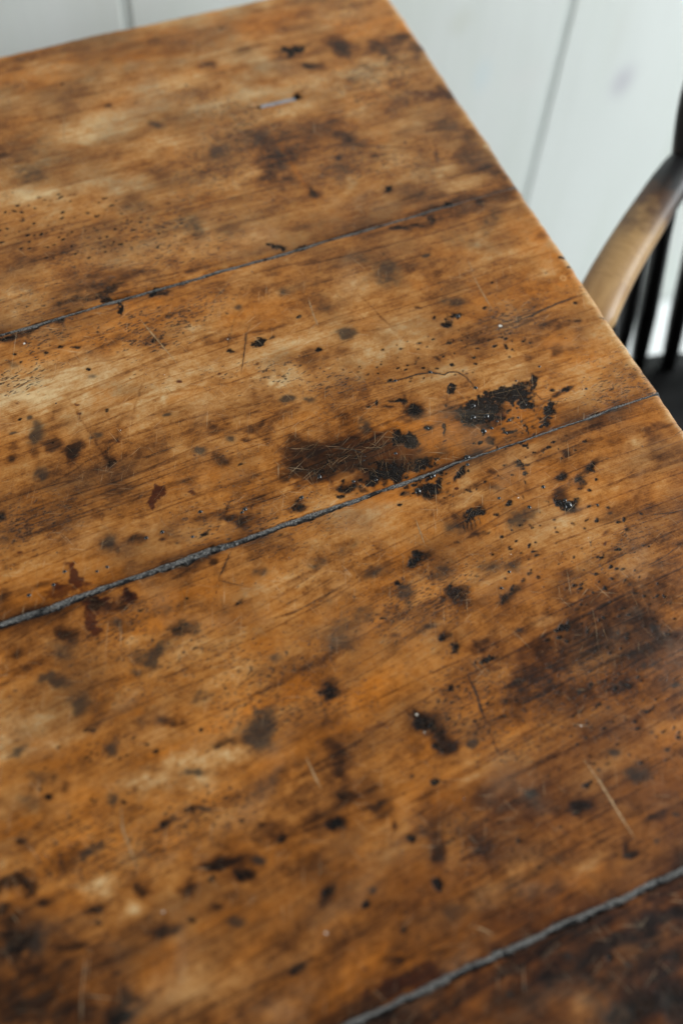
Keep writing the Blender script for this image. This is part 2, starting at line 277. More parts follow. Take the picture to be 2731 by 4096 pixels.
# ------------------------------------------------------------------ table marks, millimetres on the table plane
# marks on the table top, in millimetres on the table plane (x along the grain, y across)
# blob: kind, centre x y, first half axis x y, second half axis x y, strength
BLOBS = [
 ('o',106.8,761.8,43.0,-1.4,-2.5,-18.0,0.5), ('o',198.7,765.1,63.2,-1.9,-4.0,-21.2,0.55), ('o',284.9,766.3,47.1,-1.4,-3.9,-16.2,0.5),
 ('d',95.2,784.2,43.2,-1.1,-0.8,-5.8,0.3), ('d',319.0,763.1,34.0,-2.7,-4.6,-16.3,0.35), ('p',181.8,715.1,42.7,-6.2,-3.5,-14.9,0.35),
 ('g',110.6,714.5,30.0,-2.9,-2.5,-14.7,0.2), ('p',265.0,715.1,19.9,-7.3,-5.8,-14.9,0.4), ('p',261.5,658.7,34.4,-5.3,-2.8,-9.6,0.5),
 ('p',122.3,684.1,24.5,-3.8,-2.4,-11.8,0.35), ('g',72.3,682.4,28.7,-4.5,-4.9,-27.9,0.35), ('k',301.9,721.2,8.8,-1.9,-1.8,-5.1,0.95),
 ('d',289.3,709.1,13.3,-4.9,-6.0,-14.9,0.45), ('k',304.4,699.3,8.3,-3.0,-1.8,-4.4,0.6), ('d',338.0,714.4,10.2,-3.7,-3.8,-8.8,0.7),
 ('d',228.7,728.4,6.6,-2.4,-1.4,-4.0,0.7), ('k',141.1,711.2,2.2,-0.8,-0.7,-2.2,0.7), ('d',232.6,595.0,17.4,1.9,-1.6,-13.3,0.65),
 ('d',241.9,614.0,17.2,-6.4,-7.0,-17.6,0.5), ('d',237.7,630.8,15.7,-5.9,-5.3,-13.4,0.4), ('g',159.4,570.1,9.0,0.9,-1.2,-14.8,0.5),
 ('d',178.8,581.5,15.0,-5.7,-6.1,-16.6,0.35), ('d',145.7,608.3,62.4,-15.2,-12.9,-47.7,0.12), ('k',251.4,569.6,2.8,0.9,0.0,-4.6,0.6),
 ('d',291.8,642.1,24.2,-9.0,-7.8,-18.4,0.4), ('d',273.0,628.0,33.0,-17.3,-6.4,-13.2,0.25), ('d',87.3,539.7,33.2,-2.9,-1.8,-12.0,0.8),
 ('k',75.6,532.4,22.6,0.0,-0.4,-4.3,0.6), ('d',125.2,538.1,27.7,-2.4,-1.2,-7.0,0.45), ('d',54.0,576.5,39.1,-5.0,-2.8,-18.5,0.3),
 ('r',84.4,556.0,30.4,-2.6,-1.5,-10.2,0.35), ('p',24.5,549.0,16.0,-2.2,-1.6,-11.8,0.45), ('p',60.1,638.3,23.2,-3.8,-1.9,-11.0,0.45),
 ('p',108.4,639.3,25.0,-6.0,-2.7,-11.1,0.45), ('p',139.5,620.3,18.8,-4.5,-3.5,-13.2,0.35), ('p',171.3,653.1,19.4,-4.6,-3.8,-13.8,0.3),
 ('p',205.5,679.4,19.9,-4.6,-4.2,-14.3,0.25), ('g',203.1,633.6,9.3,-3.5,-2.5,-6.7,0.4), ('g',168.9,677.1,4.8,-5.4,-2.0,-3.2,0.4),
 ('d',128.9,661.3,9.2,-3.4,-2.1,-6.8,0.3), ('g',126.6,601.3,11.9,-4.5,-2.7,-8.4,0.3), ('g',67.6,659.5,7.5,-2.8,-1.8,-6.6,0.4),
 ('k',89.4,516.5,1.5,0.1,-0.3,-6.2,0.95), ('k',85.6,524.3,6.4,-4.3,-0.8,-1.8,0.95), ('k',115.8,519.7,6.8,-0.6,-0.5,-3.1,0.85),
 ('k',207.9,528.8,4.7,-3.2,-1.0,-1.8,0.9), ('k',224.0,522.2,5.0,0.4,-0.3,-2.0,0.8), ('k',48.3,518.9,3.8,0.3,-0.1,-2.7,0.8),
 ('k',22.4,518.8,10.1,-0.3,-0.2,-3.4,0.6), ('k',33.2,519.6,7.3,-0.2,-0.2,-2.7,0.7), ('k',11.4,517.0,5.7,-0.8,-0.3,-2.6,0.8),
 ('k',61.8,523.0,5.9,-0.1,-0.2,-1.9,0.6), ('o',110.2,503.2,74.8,-7.2,-2.6,-15.4,0.45), ('k',164.2,455.1,4.2,-0.6,-0.6,-2.4,0.9),
 ('k',198.1,465.0,2.0,-0.8,-0.6,-1.4,0.85), ('g',163.5,486.8,3.5,-1.4,-1.0,-2.8,0.7), ('g',202.0,489.0,8.6,-3.3,-1.9,-4.7,0.5),
 ('k',117.6,497.2,2.8,-1.1,-0.5,-1.5,0.6), ('g',222.5,443.1,4.2,-1.6,-1.5,-3.5,0.7), ('p',69.2,542.4,29.9,-2.6,-1.1,-8.0,0.15),
 ('r',32.7,556.4,10.3,-1.4,-0.8,-6.0,0.4), ('g',180.1,553.0,8.9,-3.4,-3.7,-10.0,0.3), ('g',219.7,471.5,7.2,-2.8,-3.1,-7.3,0.35),
 ('d',340.4,710.6,10.2,-9.4,-5.7,-8.6,0.75), ('d',382.4,702.7,21.5,-5.3,-4.7,-11.5,0.9), ('d',396.4,691.8,7.7,-2.8,-4.5,-9.5,0.85),
 ('k',366.8,692.3,5.3,-8.0,-3.8,-4.4,0.5), ('o',368.2,733.2,30.0,-4.1,-5.4,-16.0,0.5), ('o',397.0,716.8,-1.0,-15.2,-8.4,-3.0,0.5),
 ('d',360.7,757.2,16.6,-3.5,-2.5,-6.8,0.35), ('p',333.7,673.1,21.6,-7.9,-5.8,-13.3,0.6), ('p',349.1,690.1,9.7,-11.4,-4.0,-5.3,0.4),
 ('d',361.5,657.3,10.0,-3.7,-3.3,-7.2,0.4), ('r',380.3,635.2,18.2,-6.7,-3.4,-7.0,0.6), ('d',393.0,633.2,10.0,-3.7,-4.3,-8.9,0.7),
 ('d',360.0,616.9,36.7,-19.2,-9.7,-17.7,0.3), ('d',379.4,585.8,16.6,-15.0,-8.8,-11.9,0.5), ('d',383.5,563.6,4.7,-16.6,-13.0,-8.9,0.45),
 ('d',362.7,594.6,24.2,-9.0,-6.4,-13.3,0.25), ('d',391.7,535.2,4.9,-9.3,-6.9,-6.0,0.5), ('p',395.3,569.5,1.8,-0.7,-1.0,-2.0,1),
 ('p',396.1,551.7,1.6,-0.6,-1.0,-1.9,0.9), ('p',376.2,636.9,1.5,-0.5,-0.8,-1.6,0.8), ('p',375.6,582.0,1.9,-0.7,-1.0,-2.0,0.4),
 ('k',304.6,553.7,3.1,-1.2,-1.4,-3.1,1), ('d',297.6,616.3,9.7,-8.6,-2.7,-4.0,0.6), ('d',310.7,589.5,4.0,0.4,-0.5,-3.1,0.65),
 ('d',284.6,596.8,2.4,-0.9,-0.9,-2.2,0.6), ('p',343.9,555.7,20.7,-2.6,-2.9,-8.7,0.5), ('p',363.9,539.5,20.7,-2.6,-2.1,-6.0,0.45),
 ('p',325.2,632.4,11.4,-4.2,-4.6,-10.3,0.4), ('p',281.5,566.8,2.3,-2.5,-7.0,-8.9,0.3), ('g',283.0,578.5,9.3,-3.5,-6.5,-14.9,0.3),
 ('k',339.0,522.8,7.7,-0.7,-0.8,-2.5,0.95), ('k',322.6,515.1,3.0,-1.2,-2.5,-5.2,0.65), ('d',299.2,514.7,9.1,-3.4,-0.9,-2.0,0.7),
 ('d',311.2,513.6,7.6,-2.9,-0.9,-2.0,0.5), ('d',364.4,518.5,1.5,-4.9,-4.5,-2.9,0.6), ('g',359.8,498.7,4.1,-7.5,-9.8,-8.5,0.55),
 ('g',334.1,494.4,10.6,-4.0,-5.8,-11.7,0.3), ('g',270.1,478.1,13.2,-5.1,-6.0,-13.2,0.6), ('d',289.8,479.4,8.9,-3.4,-2.5,-5.3,0.45),
 ('g',258.5,498.2,8.8,-3.4,-2.5,-5.8,0.3), ('p',245.5,476.6,17.3,-2.5,-3.9,-13.5,0.45), ('p',340.3,485.1,12.1,-4.6,-4.9,-9.7,0.45),
 ('o',360.6,427.9,42.1,-6.4,-5.6,-15.1,0.6), ('o',390.5,449.9,2.5,-25.3,-16.4,-6.9,0.5), ('o',386.9,483.7,2.2,-22.5,-14.8,-6.5,0.4),
 ('d',391.9,472.4,4.6,-1.7,-2.1,-3.9,0.35), ('k',395.3,447.6,3.0,-1.2,-0.8,-1.5,0.95), ('k',395.7,438.8,1.8,-0.7,-0.6,-1.1,0.95),
 ('p',380.4,444.7,9.0,-3.4,-4.1,-7.4,0.35), ('k',298.1,426.7,5.5,-0.3,-0.7,-2.8,1), ('k',289.4,422.9,3.7,-1.4,-1.0,-2.1,0.9),
 ('k',284.4,432.0,1.4,-0.6,-0.6,-1.2,0.8), ('k',277.8,443.0,2.9,-1.1,-0.6,-1.3,0.75), ('g',305.5,438.3,6.5,-2.5,-2.0,-4.0,0.6),
 ('k',321.1,426.3,2.0,0.1,-0.2,-1.1,0.85), ('k',336.5,445.5,0.9,-0.3,-0.6,-1.1,0.85), ('k',382.6,408.1,1.3,-0.5,-0.6,-1.1,1),
 ('g',223.2,440.7,4.2,-1.6,-1.5,-3.5,0.75), ('d',360.7,395.7,12.5,-2.5,-1.9,-4.5,0.5), ('k',377.1,393.5,3.2,-1.2,-0.7,-1.2,0.6),
 ('k',394.6,388.4,2.9,-1.1,-0.4,-0.7,0.5), ('d',375.6,381.5,5.3,-9.4,-6.3,-4.8,0.35), ('k',370.6,396.1,1.5,-0.6,-0.6,-1.0,0.5),
 ('p',391.8,506.9,20.9,-1.9,-1.6,-4.6,0.3), ('o',391.4,513.1,13.8,-1.8,-2.0,-5.3,0.3), ('g',401.6,529.0,2.0,-7.2,-4.6,-3.0,0.5),
 ('p',23.6,469.8,44.7,-4.8,-2.5,-21.5,0.55), ('p',88.9,440.3,70.7,-11.1,-5.0,-26.4,0.35), ('p',167.4,423.0,17.0,-4.6,-3.3,-10.4,0.6),
 ('o',46.2,496.2,46.0,-4.6,-1.2,-9.3,0.45), ('d',27.9,511.4,25.8,-2.5,-0.6,-5.7,0.35), ('o',60.7,445.7,28.1,-3.2,-1.0,-7.0,0.3),
 ('k',164.0,454.7,4.2,-0.6,-0.6,-2.4,0.95), ('k',146.0,454.3,2.5,-1.0,-0.5,-1.4,0.75), ('k',200.5,433.6,1.7,-0.6,-0.7,-1.7,0.95),
 ('g',167.1,402.8,4.3,-1.7,-1.3,-3.3,0.75), ('g',178.3,397.5,3.4,-1.3,-1.0,-2.5,0.6), ('g',223.4,441.5,4.2,-1.6,-1.5,-3.5,0.8),
 ('k',52.5,494.7,3.4,-1.3,-0.4,-1.3,0.85), ('k',13.7,503.3,1.3,-0.5,-0.2,-0.9,0.8), ('k',32.2,497.3,1.6,-0.6,-0.3,-0.9,0.9),
 ('k',53.9,474.3,1.6,-0.6,-0.3,-0.9,1), ('k',42.2,498.1,1.4,-0.5,-0.4,-1.3,0.9), ('k',101.2,481.2,1.6,-0.6,-0.5,-1.4,0.6),
 ('g',10.1,495.4,4.0,-1.6,-1.0,-3.5,0.5), ('g',54.1,467.5,2.7,-1.0,-0.8,-2.6,0.45), ('k',54.8,438.6,1.6,-0.6,-0.4,-1.2,0.8),
 ('g',8.0,450.5,1.8,-0.7,-0.4,-1.5,0.7), ('k',10.4,483.0,0.9,-0.4,-0.2,-0.7,0.8), ('k',69.1,501.4,1.4,-0.5,-0.3,-0.9,0.7),
 ('d',193.6,428.7,8.3,-3.2,-2.9,-6.9,0.35), ('r',39.0,449.5,1.7,-0.7,-0.3,-1.0,1), ('r',38.3,442.3,1.4,-0.6,-0.3,-1.0,1),
 ('r',105.1,443.2,1.5,-0.6,-0.4,-1.2,1), ('r',132.4,439.7,1.2,-0.5,-0.4,-1.0,0.9), ('r',3.2,464.5,1.2,-0.5,-0.2,-0.8,0.9),
 ('r',208.8,413.4,1.0,-0.4,-0.4,-0.8,1), ('r',54.7,412.7,1.2,-0.5,-0.3,-0.8,0.9), ('r',95.2,385.3,1.2,-0.5,-0.3,-0.8,0.9),
 ('d',16.2,426.2,5.8,-2.3,-1.4,-4.9,0.95), ('g',8.8,438.2,3.9,-1.5,-2.1,-7.4,0.6), ('d',26.3,416.8,2.4,-3.5,-6.5,-7.0,0.85),
 ('g',4.1,406.1,4.0,0.2,0.0,-4.9,0.65), ('k',44.7,399.6,2.6,-1.0,-1.1,-3.5,0.65), ('k',-8.8,424.5,2.0,-0.8,-0.8,-2.9,0.5),
 ('d',3.5,424.0,3.3,-1.3,-1.4,-5.2,0.6), ('d',-5.4,432.9,5.4,-2.1,-0.8,-2.9,0.35), ('k',16.4,427.0,1.0,-0.4,-0.2,-0.8,0.9),
 ('g',100.4,387.4,3.9,-1.5,-1.1,-3.2,0.75), ('d',108.8,375.9,6.2,-2.5,-1.4,-3.7,0.75), ('g',119.6,388.8,3.3,-1.3,-0.8,-2.2,0.7),
 ('d',129.1,384.2,3.9,-1.6,-0.7,-1.9,0.45), ('d',142.2,382.7,3.4,-1.4,-1.1,-2.9,0.7), ('g',43.3,422.7,5.2,-2.1,-0.9,-2.9,0.5),
 ('d',144.0,391.2,18.5,-2.3,-1.2,-5.9,0.6), ('d',111.6,397.5,12.5,-2.1,-0.6,-3.0,0.45), ('d',51.9,390.6,15.1,9.0,1.4,-3.7,0.35),
 ('d',55.0,382.3,41.9,-11.8,-5.9,-23.8,0.12), ('g',27.7,386.2,25.9,-7.3,-2.9,-12.6,0.15), ('r',64.5,367.8,3.8,-1.5,-1.7,-5.2,1.2),
 ('r',60.1,361.3,2.2,-2.2,-2.4,-3.2,1), ('r',83.5,360.5,2.8,-1.1,-0.4,-1.1,0.8), ('d',84.4,367.1,4.1,-1.6,-1.0,-2.8,0.55),
 ('o',-2.9,386.5,15.8,0.7,0.1,-11.2,0.3), ('d',168.9,354.8,23.1,-6.5,-5.6,-16.6,0.85), ('d',159.1,364.1,12.2,-3.4,-2.1,-6.4,0.6),
 ('k',159.8,347.6,14.8,-4.2,-1.8,-5.5,0.5), ('d',121.0,343.8,16.5,-6.6,-4.1,-10.5,0.4), ('d',107.9,328.6,13.3,-2.4,-1.2,-5.3,0.65),
 ('k',105.5,327.9,2.2,-2.1,-2.4,-3.0,0.6), ('k',96.0,333.3,5.3,-2.1,-0.7,-1.9,0.55), ('k',137.8,326.8,5.7,-2.3,-2.0,-4.9,0.8),
 ('k',81.5,328.8,2.0,-0.8,-0.4,-1.2,0.85), ('d',44.3,341.3,4.9,-2.0,-1.1,-3.5,0.8), ('g',27.1,346.1,4.3,-1.7,-2.1,-6.5,0.65),
 ('d',29.7,336.9,1.5,-0.6,-0.9,-2.9,0.5), ('k',9.8,310.1,4.4,-4.1,-2.3,-3.2,0.7), ('d',27.4,308.4,4.8,-1.9,-1.3,-4.1,0.65),
 ('r',2.1,298.0,2.9,-1.2,-1.7,-5.6,0.75), ('d',19.1,305.6,16.4,-1.5,-0.3,-3.8,0.55), ('r',12.8,302.7,11.3,-1.0,-0.3,-4.3,0.5),
 ('d',-15.8,331.4,7.1,-2.9,-0.8,-2.8,0.3), ('o',-11.1,324.8,27.6,-0.6,-0.1,-7.4,0.6), ('o',66.6,293.3,54.4,-1.7,-0.5,-8.0,0.6),
 ('o',36.6,285.4,15.3,-6.2,-2.3,-6.7,0.65), ('o',95.9,250.7,15.4,-6.3,-3.1,-7.8,0.5), ('d',-11.6,296.0,6.1,-2.5,-1.7,-5.6,0.8),
 ('d',-38.7,334.4,4.3,-1.7,-1.7,-6.4,0.7), ('k',-26.0,387.3,2.5,-1.0,-0.8,-3.0,0.6), ('k',48.9,274.3,7.1,-2.9,-1.7,-4.8,0.6),
 ('g',30.0,265.7,2.4,-4.8,-10.8,-6.9,0.85), ('g',19.4,265.6,4.6,-1.9,-2.5,-7.7,0.5), ('g',17.3,291.7,5.9,-2.4,-1.5,-4.8,0.45),
 ('p',18.8,279.9,4.9,-2.0,-1.3,-3.9,0.4), ('d',81.2,310.5,2.7,-1.1,-0.9,-2.4,0.85), ('g',103.4,292.9,4.4,-1.8,-1.1,-2.8,0.75),
 ('g',138.7,286.4,5.7,0.0,-0.4,-4.1,0.65), ('k',30.8,296.2,1.7,-0.7,-0.4,-1.2,0.6), ('k',58.2,292.8,1.4,-0.6,-0.4,-1.1,0.6),
 ('g',93.0,238.4,4.0,-1.6,-1.1,-2.8,0.6), ('d',-43.5,297.2,6.9,-2.8,-1.1,-4.0,0.35), ('g',-17.4,285.1,6.9,-2.8,-1.9,-6.5,0.3),
 ('p',117.6,280.5,29.1,-2.2,-1.4,-10.1,0.5), ('p',-15.1,288.5,12.7,-5.2,-2.3,-7.9,0.25), ('p',49.2,263.7,13.8,-1.1,-0.7,-8.3,0.4),
 ('g',131.1,251.6,18.3,-1.5,-1.9,-12.6,0.35), ('g',130.3,236.6,9.5,-3.9,-3.3,-7.7,0.4), ('k',84.7,278.9,3.5,1.4,0.3,-1.1,0.55),
 ('p',92.5,433.1,1.6,-0.6,-1.7,-5.0,0.6), ('w',21.0,509.4,0.9,-0.4,-0.4,-1.6,1), ('w',98.4,451.6,0.5,-0.2,-0.2,-0.7,1),
 ('w',147.1,464.6,0.6,-0.2,-0.3,-0.7,1), ('w',58.6,420.3,0.4,-0.2,-0.3,-0.8,0.8), ('r',1.2,332.4,4.2,1.0,1.6,-9.7,1.1),
 ('r',9.9,310.4,8.2,-1.6,-0.6,-4.3,1.05), ('r',27.4,308.4,5.3,-2.1,-1.4,-4.4,0.9), ('r',-4.9,323.1,15.1,-0.3,-0.1,-3.2,0.7),
 ('r',3.1,299.1,3.5,-1.4,-2.5,-8.1,0.8), ('r',-10.3,327.6,3.6,-1.4,-0.6,-2.2,0.8), ('o',197.2,348.9,46.8,-8.1,-5.8,-21.0,0.8),
 ('r',191.2,345.9,33.8,-5.9,-4.8,-17.7,0.55), ('d',168.3,356.8,20.4,-5.7,-4.8,-14.3,0.8), ('d',209.6,338.6,24.1,-4.2,-3.7,-12.8,0.8),
 ('r',270.4,346.0,30.3,-2.2,-2.5,-10.0,0.4), ('d',186.0,348.0,29.2,-6.3,-5.3,-17.6,0.95), ('k',223.9,345.7,6.0,-2.4,-2.0,-4.4,0.95),
 ('k',182.4,346.7,18.0,-3.9,-2.9,-9.6,0.6), ('d',205.2,349.4,21.1,-4.5,-3.1,-9.7,0.9), ('k',204.8,331.5,22.8,-3.1,-1.4,-5.4,0.65),
 ('k',175.4,327.3,6.2,-1.1,-0.6,-2.2,0.85), ('k',192.2,327.3,5.6,-1.0,-0.9,-3.1,0.85), ('k',205.7,326.7,5.2,-2.1,-1.4,-3.0,0.85),
 ('k',207.2,321.6,2.6,-1.0,-1.4,-3.0,0.9), ('k',225.2,325.2,5.8,-0.5,-0.6,-2.9,0.8), ('k',230.0,328.7,4.4,-0.3,-0.5,-2.2,0.6),
 ('d',240.0,326.5,6.6,-2.6,-2.2,-4.6,0.5), ('k',182.5,322.7,2.6,-1.0,-0.9,-2.1,0.7), ('k',198.1,323.5,1.8,-0.7,-1.6,-3.6,0.8),
 ('k',173.2,325.6,2.6,-1.0,-0.6,-1.5,0.8), ('d',237.5,364.6,6.8,-2.7,-3.0,-6.4,0.9), ('g',203.6,366.7,4.0,-1.6,-2.8,-6.4,0.7),
 ('k',234.5,375.4,1.6,-0.6,-1.8,-3.9,0.8), ('k',232.2,377.2,5.6,-0.9,-0.4,-1.2,0.95), ('k',218.2,379.9,0.9,-0.4,-0.9,-2.0,0.9),
 ('k',224.1,373.7,4.1,-1.6,-0.5,-1.1,0.6), ('k',238.3,366.2,3.5,-1.4,-1.5,-3.2,0.6), ('k',277.6,350.7,11.7,0.3,-1.3,-7.6,1),
 ('d',267.9,350.7,12.1,-0.8,-1.3,-5.4,0.85), ('k',304.6,348.7,12.4,-0.9,-1.2,-4.4,1), ('k',301.0,356.0,8.8,1.1,-0.5,-4.4,0.95),
 ('k',320.2,357.6,10.2,2.5,-0.0,-2.7,0.85), ('k',290.1,346.2,5.5,-2.2,-1.3,-2.5,0.85), ('k',309.5,343.9,1.7,-4.9,-2.8,-1.6,1),
 ('d',256.5,357.2,13.6,-0.9,-1.2,-5.0,0.6), ('k',241.7,349.8,2.7,-1.1,-0.9,-1.9,0.85), ('d',278.3,339.1,10.8,-4.3,-1.8,-3.4,0.75),
 ('k',275.6,356.3,4.7,0.1,-0.3,-2.0,0.9), ('o',265.3,342.3,54.2,-3.9,-3.3,-13.2,1), ('o',299.1,329.0,24.4,-1.8,-2.7,-9.8,0.9),
 ('o',228.5,325.6,21.5,-3.0,-2.6,-9.5,0.7), ('o',210.9,311.4,31.8,-0.8,-1.0,-6.2,0.7), ('o',179.3,315.3,28.4,-0.7,-0.9,-6.2,0.6),
 ('k',248.2,343.5,0.9,-0.4,-2.1,-4.4,1), ('k',289.9,327.0,5.4,-0.4,-0.4,-1.6,0.95), ('k',275.9,325.1,4.6,0.1,-0.6,-3.2,0.65),
 ('k',258.8,362.0,1.1,-0.4,-0.7,-1.4,0.9), ('k',301.3,325.3,0.7,-0.1,-1.5,-4.2,0.8), ('k',288.4,339.8,4.1,-1.6,-0.8,-1.6,0.8),
 ('k',320.3,333.0,1.4,-1.8,-5.2,-4.6,0.95), ('k',315.3,326.0,1.5,-0.3,-1.8,-4.9,0.85), ('k',339.9,344.2,5.2,0.6,-0.2,-1.7,0.8),
 ('k',331.5,342.7,3.3,0.7,-0.1,-1.5,0.6), ('k',331.1,346.7,1.7,-0.7,-0.7,-1.3,0.6), ('d',321.2,324.0,9.4,0.2,-0.7,-3.3,0.5),
 ('k',268.9,372.5,1.4,-1.5,-2.2,-2.4,0.95), ('k',270.1,398.8,2.3,-2.4,-0.9,-1.0,0.65), ('k',284.4,407.5,2.0,-0.8,-0.7,-1.4,0.75),
 ('r',288.0,408.1,0.8,-0.3,-0.5,-1.0,1), ('k',318.4,391.1,0.7,-2.1,-1.3,-0.8,0.9), ('g',223.1,440.5,4.5,-1.7,-1.7,-3.9,0.85),
 ('d',349.3,375.0,4.4,0.5,-0.8,-5.6,0.9), ('d',364.0,373.4,7.1,-2.8,-2.8,-5.1,0.3), ('d',327.7,376.3,4.2,-1.7,-1.8,-3.3,0.3),
 ('k',288.1,422.0,3.0,-2.0,-0.8,-1.1,0.8), ('k',282.0,304.4,2.9,-1.2,-1.1,-2.1,0.95), ('k',282.9,295.4,2.0,-0.8,-0.9,-1.8,0.95),
 ('k',280.2,289.7,0.6,0.1,-0.2,-2.2,0.8), ('d',264.8,304.9,2.9,-1.2,-0.9,-1.8,0.65), ('k',303.4,286.0,3.6,-1.4,-1.8,-3.2,0.8),
 ('k',314.1,279.0,2.7,0.0,-0.8,-3.7,0.85), ('k',314.6,282.8,9.2,3.5,0.2,-1.3,0.55), ('k',325.3,284.4,5.7,1.5,0.1,-2.1,0.85),
 ('d',315.4,300.2,3.0,-1.2,-1.0,-1.8,0.65), ('d',298.9,276.2,3.4,-1.4,-1.6,-2.9,0.6), ('k',273.5,280.8,0.4,-0.1,-0.7,-2.1,0.6),
 ('k',294.2,315.1,1.9,-0.7,-0.7,-1.2,0.9), ('k',297.2,266.0,6.5,-2.6,-2.1,-3.8,1), ('d',295.8,272.2,5.2,-2.1,-2.9,-5.2,0.85),
 ('k',310.8,273.2,3.0,-0.0,-0.3,-1.4,0.75), ('k',315.3,269.7,1.6,-0.6,-0.7,-1.2,0.75), ('d',298.9,260.5,5.7,-2.3,-2.4,-4.2,0.65),
 ('k',294.4,271.0,2.6,-1.0,-0.8,-1.4,0.9), ('k',323.4,275.3,1.3,-0.5,-0.6,-1.0,0.7), ('k',320.6,281.8,2.2,0.4,-0.0,-1.2,0.7),
 ('k',263.9,280.6,2.2,1.0,0.4,-1.5,0.95), ('w',270.7,281.5,1.0,-0.4,-0.4,-0.7,0.9), ('k',217.0,308.0,3.9,-1.6,-1.3,-2.6,0.7),
 ('k',224.0,309.7,5.9,0.1,-0.5,-3.8,0.95), ('k',219.2,302.8,3.4,-1.3,-1.0,-2.0,0.85), ('k',228.3,310.6,3.0,1.8,0.8,-1.9,0.95),
 ('g',206.0,310.7,3.4,-1.3,-0.8,-1.8,0.8), ('k',231.3,312.0,1.8,-0.7,-0.9,-1.8,0.7), ('k',246.0,311.5,3.8,1.6,0.4,-1.8,0.8),
 ('r',238.5,302.5,1.4,-0.6,-0.5,-1.0,1.2), ('k',244.7,297.9,1.9,-2.0,-0.5,-0.5,0.7), ('k',234.2,314.8,1.0,-0.4,-0.4,-0.9,0.8),
 ('d',229.4,295.3,6.5,-2.6,-1.4,-2.9,0.35), ('k',238.8,281.5,6.8,-0.7,-0.8,-3.3,0.9), ('k',244.8,281.3,2.8,-1.1,-2.0,-4.0,0.55),
 ('d',228.7,281.4,7.0,-2.8,-2.1,-4.3,0.65), ('d',231.5,274.7,8.3,-1.6,-1.2,-3.8,0.45), ('k',230.2,275.2,0.6,-0.1,-0.7,-3.0,0.7),
 ('k',232.6,275.1,0.6,-0.1,-0.8,-3.3,0.7), ('k',235.0,274.9,0.6,-0.1,-0.8,-3.3,0.7), ('k',237.4,274.9,0.6,-0.1,-0.7,-3.0,0.7),
 ('k',240.3,275.4,0.6,-0.1,-0.7,-3.0,0.6), ('g',223.5,277.1,5.7,-2.3,-2.1,-4.2,0.55), ('k',252.5,276.5,1.8,-0.7,-0.6,-1.1,0.6),
 ('k',236.7,266.8,3.8,-1.5,-0.6,-1.1,0.5), ('k',221.6,267.0,2.0,-0.8,-0.5,-1.1,0.5), ('k',241.2,266.6,2.5,-1.0,-0.6,-1.1,0.4),
 ('g',263.5,267.8,7.7,-3.1,-3.4,-6.5,0.65), ('g',259.4,292.9,5.9,-2.3,-1.5,-2.9,0.4), ('g',271.4,268.1,5.2,-2.1,-2.3,-4.2,0.4),
 ('k',194.8,265.9,8.2,0.7,-0.1,-2.8,0.85), ('g',159.7,287.8,8.3,0.8,-0.1,-3.0,0.4), ('g',165.4,267.6,7.5,-0.0,-0.5,-4.4,0.55),
 ('g',205.0,251.5,9.0,-0.1,-0.8,-6.0,0.65), ('g',177.1,248.5,6.4,-2.6,-2.8,-6.1,0.75), ('p',189.4,253.0,5.5,-0.0,-0.4,-3.2,0.4),
 ('k',174.8,256.1,1.7,-0.7,-0.6,-1.3,1), ('r',174.6,255.8,2.2,-0.9,-0.6,-1.3,0.8), ('k',204.7,237.3,4.7,-1.9,-2.6,-5.3,0.7),
 ('d',202.4,234.3,7.4,-3.0,-2.6,-5.2,0.6), ('g',230.7,246.0,7.5,-3.0,-2.1,-4.0,0.45), ('k',221.7,243.2,1.6,-0.7,-0.3,-0.7,0.75),
 ('k',236.9,234.6,1.2,-0.5,-0.3,-0.7,0.85), ('k',245.9,228.9,2.0,-0.4,-0.4,-1.1,0.95), ('k',236.8,225.9,4.8,0.8,0.0,-1.8,0.85),
 ('k',230.5,222.4,5.0,-0.1,-0.4,-2.5,0.65), ('g',243.7,239.1,7.5,-3.0,-2.1,-4.0,0.35), ('k',205.1,242.7,1.2,-0.5,-0.4,-0.8,0.8),
 ('k',310.8,226.0,2.8,-1.1,-0.7,-1.2,0.95), ('k',328.9,221.3,1.0,-0.4,-0.5,-0.8,0.8), ('k',324.4,243.7,1.0,-0.4,-0.9,-1.5,0.85),
 ('d',309.7,239.1,3.6,1.2,0.2,-1.4,0.65), ('k',279.6,212.5,1.2,-0.5,-0.4,-0.7,0.6), ('k',255.9,227.7,1.5,-0.6,-0.7,-1.3,0.6),
 ('k',157.4,237.8,1.6,-0.6,-0.5,-1.0,1), ('k',186.9,215.8,3.8,-1.6,-1.4,-2.8,0.75), ('g',181.2,223.5,5.4,-1.1,-0.5,-1.6,0.6),
 ('k',189.1,205.8,3.0,-1.2,-1.5,-3.1,0.95), ('k',202.9,191.7,6.0,-1.0,-0.7,-2.6,0.95), ('k',253.1,192.3,4.4,-1.8,-1.0,-1.8,0.95),
 ('d',205.1,201.6,9.0,-1.9,-1.3,-3.9,0.75), ('g',228.6,201.9,2.7,-1.1,-1.0,-1.9,0.7), ('d',160.2,226.0,2.6,-1.1,-0.7,-1.5,0.6),
 ('g',146.8,245.2,8.4,-3.4,-2.9,-6.5,0.4), ('g',303.6,171.3,2.7,-1.1,-1.5,-2.5,0.6), ('g',284.8,154.0,1.8,-0.7,-1.4,-2.4,0.6),
 ('g',234.5,174.6,1.8,-0.7,-0.8,-1.5,0.7), ('g',281.6,177.7,1.3,-0.5,-0.7,-1.1,0.7), ('g',305.0,203.0,1.5,-0.6,-0.7,-1.2,0.6),
 ('d',318.8,210.4,7.3,-0.2,-0.6,-2.8,0.4), ('d',284.5,189.1,45.1,-1.3,-4.1,-20.3,0.5), ('d',250.8,182.9,42.4,-7.3,-5.1,-15.7,0.6),
